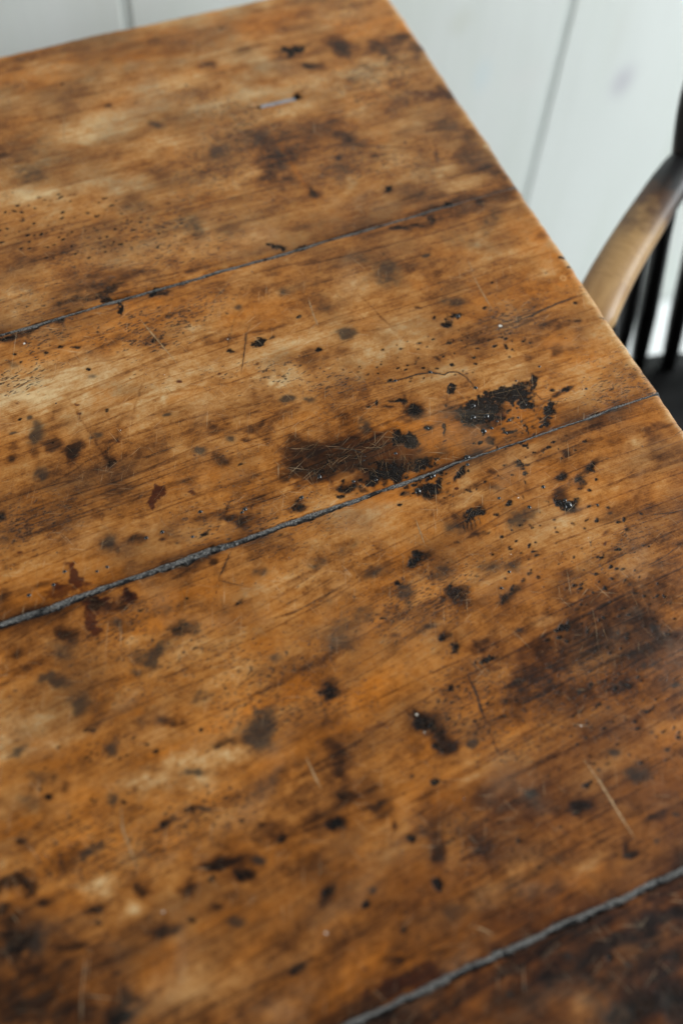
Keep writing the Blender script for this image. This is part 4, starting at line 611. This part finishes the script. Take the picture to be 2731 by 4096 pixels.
def paint(kind, cx, cy, ax, ay, bx, by, s):
    if kind == 'k' and s < .88 and abs(ax * by - ay * bx) > 4: paint('d', cx, cy, ax * 1.25, ay * 1.25, bx * 1.25, by * 1.25, s * .8); s *= .82
    R = 1.7 * (abs(ax) + abs(bx)), 1.7 * (abs(ay) + abs(by))
    w = window(cx - R[0] - 3, cx + R[0] + 3, cy - R[1] - 3, cy + R[1] + 3)
    if w[0].start >= w[0].stop or w[1].start >= w[1].stop: return
    size = math.sqrt(abs(ax * by - ay * bx)); am = min(.26 * size, 6.0)
    a2 = min(.22 * size, 1.6); a3 = min(.12 * size, .6); soft = kind in 'gdpo'; am, a2, a3 = (am * .8, a2 * .45, a3 * .3) if soft else (am, a2, a3); dx = XX[w] - cx + am * WX[w] + a2 * TX[w] + a3 * UX[w]; dy = YY[w] - cy + am * .8 * WY[w] + a2 * TY[w] + a3 * UY[w]; det = ax * by - ay * bx
    p = (dx * by - dy * bx) / det; q = (ax * dy - ay * dx) / det
    r = np.sqrt(p * p + q * q)
    if kind == 'k': m = np.clip((1.45 - r) / .9, 0, 1) if s < .9 or size < 3 else np.clip((1.5 - r + .12 * UX[w]) / .9, 0, 1); m = m * m * (3 - 2 * m) * (1 + .12 * TX[w])
    elif kind == 'r': m = np.clip((1.35 - r) / .7, 0, 1); m = m * m * (3 - 2 * m)
    else: m = np.exp(-1.1 * r ** 2.6) * np.clip(1 + .22 * TX[w] + .12 * CL[w], .2, 1.6)
    s = s * {'g': 1.1, 'o': 1.2, 'p': 1.0}.get(kind, 1.0)
    if kind in 'dg': s = s * (1.25 if size < 9 else 1.0 if size < 16 or s > .8 else .85)
    C = ch[kind if kind in ch else 'd']; C[w] = 1 - (1 - C[w]) * (1 - np.clip(m * s, 0, .97))
for b in BLOBS:
    if b[0] != 'w': paint(*b)
def polyline(pts, step):
    P = np.array(pts, float); out = []
    for a, b in zip(P[:-1], P[1:]):
        n = max(2, int(np.hypot(*(b - a)) / step)); out += [a + (b - a) * t / n for t in range(n)]
    return np.array(out + [P[-1]])
for kind, wd, s, pts in LINES:
    L = polyline(pts, 1.2); n = len(L); fade = np.clip(np.minimum(np.arange(n), n - 1 - np.arange(n)) / (n * .2 + 1), .25, 1)
    for (x, y), fd in zip(L, fade):
        w = window(x - 3 * wd, x + 3 * wd, y - 3 * wd, y + 3 * wd)
        d = np.hypot(XX[w] - x + .5 * TX[w], YY[w] - y + .5 * WX[w]) / max(wd * .45, .62)
        kk = 'd' if kind == 'k' else kind
        ch[kk][w] = np.maximum(ch[kk][w], np.exp(-d ** 2) * s * fd * np.clip(1 + .3 * TX[w], .2, 1.3))
for cx, cy, ax, ay, bx, by, n in PEPPER:
    for _ in range(int(n)):
        a = random.random() * 6.283; q = math.sqrt(random.random()); px = cx + q * (ax * math.cos(a) + bx * math.sin(a)); py = cy + q * (ay * math.cos(a) + by * math.sin(a))
        r = random.uniform(.35, .95); e = random.uniform(1, 2.4); paint('k', px, py, r * e, random.uniform(-.3, .3), 0, r, random.uniform(.6, 1.0))
for _ in range(150):
    px, py = random.uniform(-160, 396), random.uniform(-110, 780); r = random.uniform(.5, 1.3); e = random.uniform(1, 2.5)
    paint(random.choice('kkgdr'), px, py, r * e, random.uniform(-.4, .4), 0, r, random.uniform(.5, .95))
# tone: random variation, a step per board, darker towards the near side
S1Y, S2Y, S3Y = 522.4, 317.0, 46.5
tone = .51 + .035 * fnoise(60, 30, 11) + .030 * fnoise(40, 9, 12) + .035 * fnoise(7, 5, 13)
tone += np.where(YY > S1Y, .05, 0) + np.where((YY < S1Y) & (YY > S2Y), .06, 0) + np.where(YY < S3Y, -.06, 0) - np.clip((170 - YY) / 1400, 0, .14)
ch['o'] = np.clip(ch['o'] + np.clip(.18 * fnoise(26, 11, 14) + .12 * fnoise(9, 6, 15) + np.where(YY > S1Y, -.14, np.where(YY > S2Y, -.06, np.where(YY > S3Y, .15, .26))), 0, .8) * (1 - ch['o']), 0, 1)
ch['r'] = np.maximum(ch['r'], np.clip(np.where(YY < S3Y, .48, np.clip((260 - YY) / 560 + (XX - 120) / 1100, 0, .5)) + .10 * fnoise(30, 14, 16), 0, .5))
ch['p'] = np.clip(ch['p'] + np.clip(.13 * fnoise(20, 10, 17) - .03 + np.where(YY > S1Y, .12, 0), 0, .5), 0, 1)
ch['d'] = np.clip(ch['d'] + np.clip(.14 * fnoise(14, 8, 18) + .12 * fnoise(5, 4, 19) - .15, 0, .5) * (1 - ch['d']), 0, 1)
ch['g'] = np.clip(ch['g'] + np.where(YY > S1Y, np.clip(.20 + .12 * fnoise(25, 14, 23), 0, .5), np.clip(.08 + .12 * fnoise(22, 12, 24), 0, .4)) * (1 - ch['g']), 0, 1)
# the slot chopped into the far board
gl = polyline([(249, 671.5), (281.5, 670.0)], .5)
H = .30 * fnoise(90, 60, 21) + .035 * fnoise(9, 7, 22) - .22 * ch['k'] - .1 * ch['d']
slot = np.clip(1.25 - np.maximum(np.abs(XX - 265.3) / 16.0, np.abs(YY - 670.8 + (XX - 265) * .04) / 3.0) + .03 * TX, 0, .25) / .25
H -= 2.4 * slot
inner = np.clip(slot * 2 - 1, 0, 1)
ch['p'] = np.maximum(ch['p'], .8 * np.exp(-((YY - 675.0 + (XX - 265) * .04) / 2.0) ** 2) * (np.abs(XX - 265) < 15)); ch['o'] = np.maximum(ch['o'], np.exp(-((YY - 675.2 + (XX - 265) * .04) / 1.5) ** 2) * (np.abs(XX - 265) < 15) * 1.0)  # far rim of the slot: light catching it, painted in pale orange
paint('k', 281.5, 671.5, 3.2, 0, 0, 3.2, 1.0); paint('k', 249.5, 669.5, 2.2, 0, 0, 2.0, .9)
for x, y, r in RINGS:
    d = np.hypot(XX - x, YY - y); ch['p'] = np.maximum(ch['p'], np.exp(-((d - r * .75) / (r * .3)) ** 2)); ch['k'] = np.maximum(ch['k'], .0)
pores = np.clip(.5 + .5 * fnoise(45, 30, 31), 0, 1.4)
warp = 4.0 * fnoise(220, 80, 41) + .35 * fnoise(50, 14, 42)
def sample(F, x, y):
    u = np.abs((x - RX0) / STEP); P = 2 * (NX - 1); u = u % P; u = np.where(u > NX - 1, P - u, u)
    v = np.abs((y - RY0) / STEP); Q = 2 * (NY - 1); v = v % Q; v = np.where(v > NY - 1, Q - v, v)
    i = np.clip(u.astype(int), 0, NX - 2); j = np.clip(v.astype(int), 0, NY - 2); a = u - i; b = v - j
    return (F[j, i] * (1 - a) + F[j, i + 1] * a) * (1 - b) + (F[j + 1, i] * (1 - a) + F[j + 1, i + 1] * a) * b

# ------------------------------------------------------------------ table
table = empty('table', (-.35, .28, 0))
tag(table, 'old plank table with scarred honey-brown waxed top and black-filled joints', 'table')
def under(o): o.parent = table; o.matrix_parent_inverse = Matrix.Translation((.35, -.28, 0)); return o
def wob(x, seed, amp=.35):
    r = np.random.default_rng(seed); y = np.zeros_like(x)
    for k in range(14):
        L = 260 / (1.45 ** k); y += r.standard_normal() * np.sin(x / L * 6.283 + r.uniform(0, 6.28)) * (L / 260) ** .35
    return y * amp * .4
# joints: y position and half width (mm) of each black-filled joint, as functions of x
def seam(i, x):
    if i == 1: y = S1Y + wob(x, 101, .5); w = np.interp(x, [-1200, 0, 180, 330, 352, 398], [1.8, 1.7, 1.45, 1.2, .35, .25]) * (1 + .25 * wob(x, 102, 1))
    if i == 2: y = 316.8 + .0062 * x + wob(x, 103, .5); w = np.interp(x, [-1200, -40, 60, 165, 200, 235, 250, 330, 355, 362, 370, 398], [3.0, 3.0, 2.9, 2.1, 1.7, 1.6, .85, .7, 1.0, 1.5, .8, .9]) * (1 + .22 * wob(x, 104, 1))
    if i == 3: y = S3Y + wob(x, 105, .5); w = np.interp(x, [-1200, 60, 250, 398], [2.5, 2.4, 2.6, 2.6]) * (1 + .2 * wob(x, 106, 1))
    return y, np.clip(w * .76, .2, 4)
def xend(y): return 397.4 + .008 * (y - 300) + wob(y, 107, .6)
X0 = -1100.0
cols = np.concatenate([np.arange(X0, -150, 12.0), np.arange(-150, 391.5, STEP), 391.5 + 6.0 * np.sin(np.linspace(0, np.pi / 2, 9))[:]])
cols = (cols - X0) / (397.5 - X0)
def edge_rows(n, r, flip=False):
    t = r * (1 - np.cos(np.linspace(0, np.pi / 2, n))); return t
THICK = 33.0
def plank(pi, lo_fn, hi_fn, rlo, rhi, y_lo, y_hi, coarse_below=None, rot=0.0):
    length = y_hi - y_lo
    if coarse_below is None: mid = np.linspace(max(rlo, 1.2), length - max(rhi, 1.2), int(length / STEP))
    else: mid = np.concatenate([np.arange(max(rlo, 1.2), coarse_below - y_lo, 8.0), np.arange(coarse_below - y_lo, length - max(rhi, 1.2), STEP)])
    rows = np.concatenate([edge_rows(6, max(rlo, 1.2))[:-1], mid, length - edge_rows(6, max(rhi, 1.2))[::-1][1:]]); t = rows / length
    xb = X0 + cols * (397.5 - X0); ylo = lo_fn(xb); yhi = hi_fn(xb)
    Y = ylo[None] + t[:, None] * (yhi - ylo)[None]
    X = X0 + cols[None] * (xend(Y) - X0)
    e = xend(Y) - X; dlo = Y - ylo[None]; dhi = yhi[None] - Y
    def rnd(d, r): q = np.clip(r - d, 0, r); return r - np.sqrt(np.maximum(r * r - q * q, 0))
    z = sample(H, X, Y) * np.clip(np.minimum(np.minimum(dlo, dhi) / 2, 1), 0, 1) - rnd(e, 6.0) - rnd(dlo, rlo) - rnd(dhi, rhi) + .15 * ((pi * 7) % 3 - 1)
    wv = sample(warp, X, Y)
    gyv = Y + wv - rot * (X - 100) + (0 if pi != 3 else .00022 * np.clip(X - 180, 0, None) ** 2)
    grain = np.stack([X + 700 * pi, gyv + 900 * pi, np.full_like(X, pi * 3.7) * 1000], -1) / 1000
    sa = np.stack([sample(ch[c], X, Y) for c in 'kdgo'], -1)
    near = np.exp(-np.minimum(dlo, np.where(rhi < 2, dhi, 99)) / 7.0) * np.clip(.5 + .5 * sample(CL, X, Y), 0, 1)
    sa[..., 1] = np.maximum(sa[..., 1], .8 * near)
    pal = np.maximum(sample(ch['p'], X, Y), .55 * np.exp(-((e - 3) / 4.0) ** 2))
    sb = np.stack([pal, sample(ch['r'], X, Y), sample(pores, X, Y), sample(tone, X, Y)], -1)
    V = np.stack([X / 1000, Y / 1000, TOP + z / 1000], -1)
    def pad(A, z=False):
        A = np.concatenate([A[:1], A, A[-1:]], 0); A = np.concatenate([A[:, :1], A, A[:, -1:]], 1)
        if z:
            for s in (np.s_[0, :], np.s_[-1, :], np.s_[:, 0], np.s_[:, -1]): A[s + (2,)] = TOP - THICK / 1000
        return A
    o = grid_mesh('plank', pad(V, True), WOOD, None, {'grain': ('FLOAT_VECTOR', pad(grain)), 'stain_a': ('FLOAT_COLOR', pad(sa)), 'stain_b': ('FLOAT_COLOR', pad(sb))})
    return under(o)
def chip(x, seed):
    r = np.random.default_rng(seed); tx = np.arange(-1210, 420, 1.6); v = np.convolve(r.standard_normal(len(tx)), [.25, .5, .25], 'same') * .13
    for c in r.uniform(-1200, 400, 60): v += r.uniform(.3, 1.1) * np.exp(-((tx - c) / r.uniform(1.5, 4)) ** 2)
    return np.interp(x, tx, v)
sl = lambda i: (lambda x: seam(i, x)[0] - seam(i, x)[1] - chip(x, 500 + i) * np.clip(seam(i, x)[1], .3, 1)); sh = lambda i: (lambda x: seam(i, x)[0] + seam(i, x)[1] + chip(x, 600 + i) * np.clip(seam(i, x)[1], .3, 1))
planks = {1: plank(1, sh(1), lambda x: 797.9 - .0122 * x + wob(x, 108, .4), 1.0, 6.0, S1Y, 794),
          2: plank(2, sh(2), sl(1), .9, 1.0, 318, S1Y, rot=.03),
          3: plank(3, sh(3), sl(2), 1.0, .9, S3Y, 316, rot=.10),
          4: plank(4, lambda x: -228 + wob(x, 109, .4), sl(3), 6.0, 1.0, -228, S3Y, coarse_below=-70, rot=.05)}
planks[1]['label'] = 'plank with a short slot chopped into it'
planks[3]['label'] = 'plank blotched all over with soft grey-brown smudges'
def surf(x, y): return TOP + float(sample(H, np.array([x]), np.array([y]))[0]) / 1000
def plank_of(y): return 1 if y > S1Y else 2 if y > 317.5 else 3 if y > S3Y else 4
PZ = {p: .15 * ((p * 7) % 3 - 1) / 1000 for p in (1, 2, 3, 4)}
for i in (1, 2, 3):
    x = np.concatenate([np.arange(X0 + 1, -170, 10.0), np.arange(-170, 396.8, .8)]); y, w = seam(i, x)
    r = np.random.default_rng(300 + i); prof = [(-2.1, -4.2), (-1.0, -2.4), (-.66, -2.2), (-.40, -1.1), (-.1, -.65), (.35, -.50), (.75, -.50), (1.0, -.75), (2.1, -4.2)]
    K9 = np.hanning(13)[1:-1]; K9 = K9 / K9.sum(); rows = []
    sc = np.clip(w / 2.0, .35, 1.2)
    for q, zz in prof:
        nz = np.convolve(r.standard_normal(len(x)), K9, 'same') * .22 + wob(x, 310 + i, .5) * .3
        ny = np.convolve(r.standard_normal(len(x)), K9, 'same') * .2
        rows.append(np.stack([x / 1000, (y + (w + .35) * (q + (ny if abs(q) < .9 else 0))) / 1000, TOP + (zz * sc + nz * sc * (abs(q) < .9) - .45) / 1000], -1))
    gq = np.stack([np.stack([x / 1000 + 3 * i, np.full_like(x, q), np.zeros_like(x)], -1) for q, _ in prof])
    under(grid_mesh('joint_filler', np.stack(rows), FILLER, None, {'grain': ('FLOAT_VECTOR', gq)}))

# resin beads / filled worm holes, cracks and scratches: fine relief laid on each plank
def dome(V, F, x, y, r, h, seg=10, irr=.15, zoff=0.0):
    z = surf(x, y) + PZ[plank_of(y)] + zoff; b = len(V); V.append((x / 1000, y / 1000, z + h / 1000))
    ph = [1 + random.uniform(-irr, irr) for _ in range(seg)]
    for rr, hh in ((.45, .86), (.8, .5), (1.0, -.25)):
        for k in range(seg):
            a = 6.2832 * k / seg; V.append(((x + r * rr * ph[k] * math.cos(a)) / 1000, (y + r * rr * ph[k] * math.sin(a)) / 1000, z + h * hh / 1000))
    for k in range(seg):
        n = (k + 1) % seg; F.append((b, b + 1 + k, b + 1 + n))
        for q in range(2): F.append((b + 1 + q * seg + k, b + 1 + (q + 1) * seg + k, b + 1 + (q + 1) * seg + n, b + 1 + q * seg + n))
def ribbon(V, F, pts, w, jit=.0, step=1.6, lift=.06, taper=True):
    L = polyline(pts, step)
    if len(L) < 2: return
    b = len(V); n = len(L)
    for i, (x, y) in enumerate(L):
        t = L[min(i + 1, n - 1)] - L[max(i - 1, 0)]; t = t / (np.hypot(*t) + 1e-9)
        u = i / (n - 1); hw = w / 2 * ((min(1, 3.2 * u, 3.2 * (1 - u)) * .9 + .1) if taper else 1) * random.uniform(.65, 1.35)
        x += random.uniform(-jit, jit); y += random.uniform(-jit, jit); z = surf(x, y) + PZ[plank_of(y)] + lift / 1000
        V.append(((x - t[1] * hw) / 1000, (y + t[0] * hw) / 1000, z)); V.append(((x + t[1] * hw) / 1000, (y - t[0] * hw) / 1000, z))
        if i: F.append((b + 2 * i - 2, b + 2 * i, b + 2 * i + 1, b + 2 * i - 1))
parts = {}
def bucket(y, kind): return parts.setdefault((plank_of(y), kind), ([], []))
for x, y, r in BEADS: dome(*bucket(y, 'resin_beads'), x, y, r, r * .42)
for _ in range(120):
    x, y = random.uniform(-100, 392), random.uniform(0, 560)
    if abs(y - 317.5) > 6 and abs(y - 522) > 6 and abs(y - 46) > 6: dome(*bucket(y, 'resin_beads'), x, y, random.uniform(.25, .6), .2, 7)
for b in BLOBS:
    if b[0] == 'w': dome(*bucket(b[2], 'pale_flecks'), b[1], b[2], max(.2, .6 * math.sqrt(abs(b[3] * b[6] - b[4] * b[5]))), .1, 8, .3)
for kind, wd, s, pts in LINES:
    if kind == 'k': ribbon(*bucket(pts[0][1], 'cracks'), pts, wd * (.75 if s > .85 else .5), .22, 1.3)
for wd, pts in SCRATCHES: ribbon(*bucket(pts[0][1], 'scratches'), pts, wd * (.38 if wd > 1.5 else .9 if wd > .75 else .3), .06)
for _ in range(3000):                                  # knife and crockery hairlines
    x, y = random.gauss(150, 110), random.gauss(355, 95)
    if not (-140 < x < 380 and -60 < y < 760): continue
    L = random.choice([3, 4, 5, 6, 8, 10, 12, 16, 28]) * random.uniform(.6, 1.3); a = random.choice([random.gauss(1.9, .5), random.gauss(.5, .5), random.uniform(0, 3.14)]); c = random.uniform(-.35, .35)
    pts = [(x + L * t * math.cos(a + c * t), y + L * t * math.sin(a + c * t)) for t in (0, .33, .66, 1)]
    if plank_of(pts[0][1]) != plank_of(pts[-1][1]) or pts[-1][0] > 388: continue
    ribbon(*bucket(y, 'scratches' if random.random() < .78 else 'cracks'), pts, random.uniform(.04, .10), .02, 2.5)
MATS = {'resin_beads': RESIN, 'pale_flecks': FLECK, 'cracks': CRACK, 'scratches': SCRATCH}
for (p, kind), (V, F) in parts.items():
    o = pydata(kind, V, F, MATS[kind]); o['kind'] = 'stuff'; o.parent = planks[p]; o.matrix_parent_inverse = Matrix.Identity(4)
V = []; F = []
for i in range(17):                                    # added strip on the slot floor, its grey paints in a reflection
    x = 251 + i * 1.75; yc = 670.3 - (x - 265) * .04
    for q, dz in ((-3.2, -1.6), (-1.4, -.8), (.2, -.5), (1.2, -1.1)): V.append((x / 1000, (yc + q + random.uniform(-.2, .2)) / 1000, surf(240, 670) + PZ[1] + (dz + random.uniform(-.15, .15)) / 1000))
    if i: F += [(4 * i - 4 + k, 4 * i - 3 + k, 4 * i + 1 + k, 4 * i + k) for k in range(3)]
o = pydata('slot_floor_sheen', V, F, simple('slot_sheen_grey', (.20, .20, .22), (.34, .33, .34), 300, .3)); o.parent = planks[1]; o.matrix_parent_inverse = Matrix.Identity(4)
# frame below the top
for (x0, x1, y0, y1) in ((-1.02, .315, .690, .712), (-1.02, .315, -.145, -.123), (.293, .315, -.12, .687), (-1.02, -.998, -.12, .687)):
    under(pydata('apron', *box(x0, x1, y0, y1, .615, TOP - THICK / 1000 - .0005, .002), UNDER, None, False))
for (x, y) in ((.29, .685), (.29, -.118), (-.995, .685), (-.995, -.118)):
    v = []; f = []
    zs = [(0, .020), (.05, .022), (.45, .031), (.60, .034), (TOP - THICK / 1000 - .001, .034)]
    for z, h in zs: v += [(x - h, y - h, z), (x + h, y - h, z), (x + h, y + h, z), (x - h, y + h, z)]
    for i in range(len(zs) - 1):
        for k in range(4): f.append((4 * i + k, 4 * i + (k + 1) % 4, 4 * i + 4 + (k + 1) % 4, 4 * i + 4 + k))
    f.append((3, 2, 1, 0)); under(pydata('leg', v, f, UNDER, None, False))

# ------------------------------------------------------------------ chair
TH = math.radians(35); CA, SA = math.cos(TH), math.sin(TH); CB = -.13
chair = empty('windsor_chair', (.65 * CA - CB * SA, .65 * SA + CB * CA, 0))
tag(chair, 'black painted spindle-back armchair with arm worn to bare wood beside table end', 'chair')
cinv = Matrix.Translation(-Vector(chair.location))
def W(a, b, z): return Vector((a * CA - b * SA, a * SA + b * CA, z))    # a: towards the back, b: towards the wall side
def cpart(name, vf, mat, parent=None):
    o = pydata(name, *vf, mat); o.parent = parent or chair; o.matrix_parent_inverse = cinv; return o
SEAT = TOP - .296; AZ = TOP - .064
def mir(b): return 2 * CB - b
# seat: dished D-shaped slab
V = []; F = []; nseg = 56; ringsS = [(0, -.016), (.35, -.014), (.7, -.007), (.9, 0), (.985, 0), (1.0, -.006), (.97, -.026), (.90, -.036)]
for q, dz in ringsS:
    for k in range(nseg):
        a = 6.2832 * k / nseg; c, s = math.cos(a), math.sin(a); n = 3.2
        ra = .20 * math.copysign(abs(c) ** (2 / n), c); rb = .245 * math.copysign(abs(s) ** (2 / n), s)
        if c < 0: rb *= 1.0 + .06 * -c
        V.append(W(.65 + q * ra, CB + q * rb, SEAT + dz))
for i in range(len(ringsS) - 1):
    for k in range(nseg): F.append((i * nseg + k, i * nseg + (k + 1) % nseg, (i + 1) * nseg + (k + 1) % nseg, (i + 1) * nseg + k))
F.append(tuple((len(ringsS) - 1) * nseg + k for k in range(nseg))[::-1])
cpart('seat', (V, F), CHAIR)
# continuous arm bow
half = [(.585, .108), (.627, .113), (.663, .1155), (.703, .1165), (.736, .1165), (.768, .116), (.796, .112), (.83, .090), (.862, .045), (.885, -.02), (.893, -.08)]
ctrl = [W(a, b, AZ) for a, b in half] + [W(.895, CB, AZ)] + [W(a, mir(b), AZ) for a, b in reversed(half)]
arm = catmull(ctrl, 8); n = len(arm); rad = []
for i in range(n):
    u = min(i, n - 1 - i) / (n / 2); e = .7 + .3 * min(1, u / .03); rad.append(((.0185 - .003 * min(1, u * 1.5)) * e, .0125 * e))
va = sweep(arm, rad, 16, .75); oarm = cpart('arm_bow', va, ARM)
ga = np.zeros((len(va[0]), 3), np.float32); acc = 0
for i in range(n):
    u = min(i, n - 1 - i) / (n / 2)
    for k in range(16):
        a = 6.2832 * k / 16; ga[i * 16 + k] = (i * .008, .02 * math.cos(a) * .5, np.clip(1.28 - u * 2.6, 0, 1))
at = oarm.data.attributes.new('grain', 'FLOAT_VECTOR', 'POINT'); at.data.foreach_set('vector', ga.ravel())
def stick(name, p0, p1, r0, r1, rm=None, mat=CHAIR):
    m = (p0 + p1) / 2; pts = [p0 + (p1 - p0) * t for t in (0, .12, .35, .6, .85, 1)]
    rm = rm or max(r0, r1) * 1.15
    cpart(name, sweep(pts, [r0, (r0 + rm) / 2, rm, (rm + r1) / 2, r1, r1], 12), mat)
spb = [((.630, .110), (.712, .098), .013), ((.706, .112), (.768, .102), .0090), ((.746, .108), (.783, .084), .0090), ((.796, .093), (.796, .056), .0088), ((.862, .040), (.822, -.005), .0075)]
for (ta, tb), (ba, bb), r in spb:
    for m in (0, 1):
        f = mir if m else (lambda q: q)
        stick('spindle', W(ba, f(bb), SEAT - .004), W(ta, f(tb), AZ - .004), r * .9, r * .85, r * 1.05)
# back hoop and its sticks
hh = [(.797, .114, AZ - .008), (.812, .131, AZ + .064), (.828, .128, AZ + .15), (.855, .12, AZ + .255), (.885, .03, AZ + .345)]
hoop = [W(*q) for q in hh] + [W(.895, CB, AZ + .37)] + [W(a, mir(b), z) for a, b, z in reversed(hh)]
hp = catmull(hoop, 7); cpart('back_hoop', sweep(hp, [.0125] * len(hp), 12), CHAIR)
for q in (-.12, -.06, 0, .06, .12):
    zt = AZ + .37 - (q / .12) ** 2 * .035; stick('back_spindle', W(.838 - abs(q) * .1, CB + q * .85, SEAT - .004), W(.897 - abs(q) * .02, CB + q * 1.15, zt - .006), .008, .006, .0085)
for sa_, sb_ in ((-.13, .13), (-.13, -.13), (.12, .11), (.12, -.11)):
    stick('leg', W(.65 + sa_, CB + sb_, SEAT - .026), W(.65 + sa_ * 1.45, CB + sb_ * 1.5, 0.0), .014, .012, .020)
for s in (1, -1): stick('stretcher', W(.65 - .13 * 1.27, CB + s * .13 * 1.3, .19), W(.65 + .12 * 1.27, CB + s * .11 * 1.3, .19), .009, .009, .013)
stick('stretcher', W(.65, CB + .155, .19), W(.65, CB - .155, .19), .009, .009, .013)
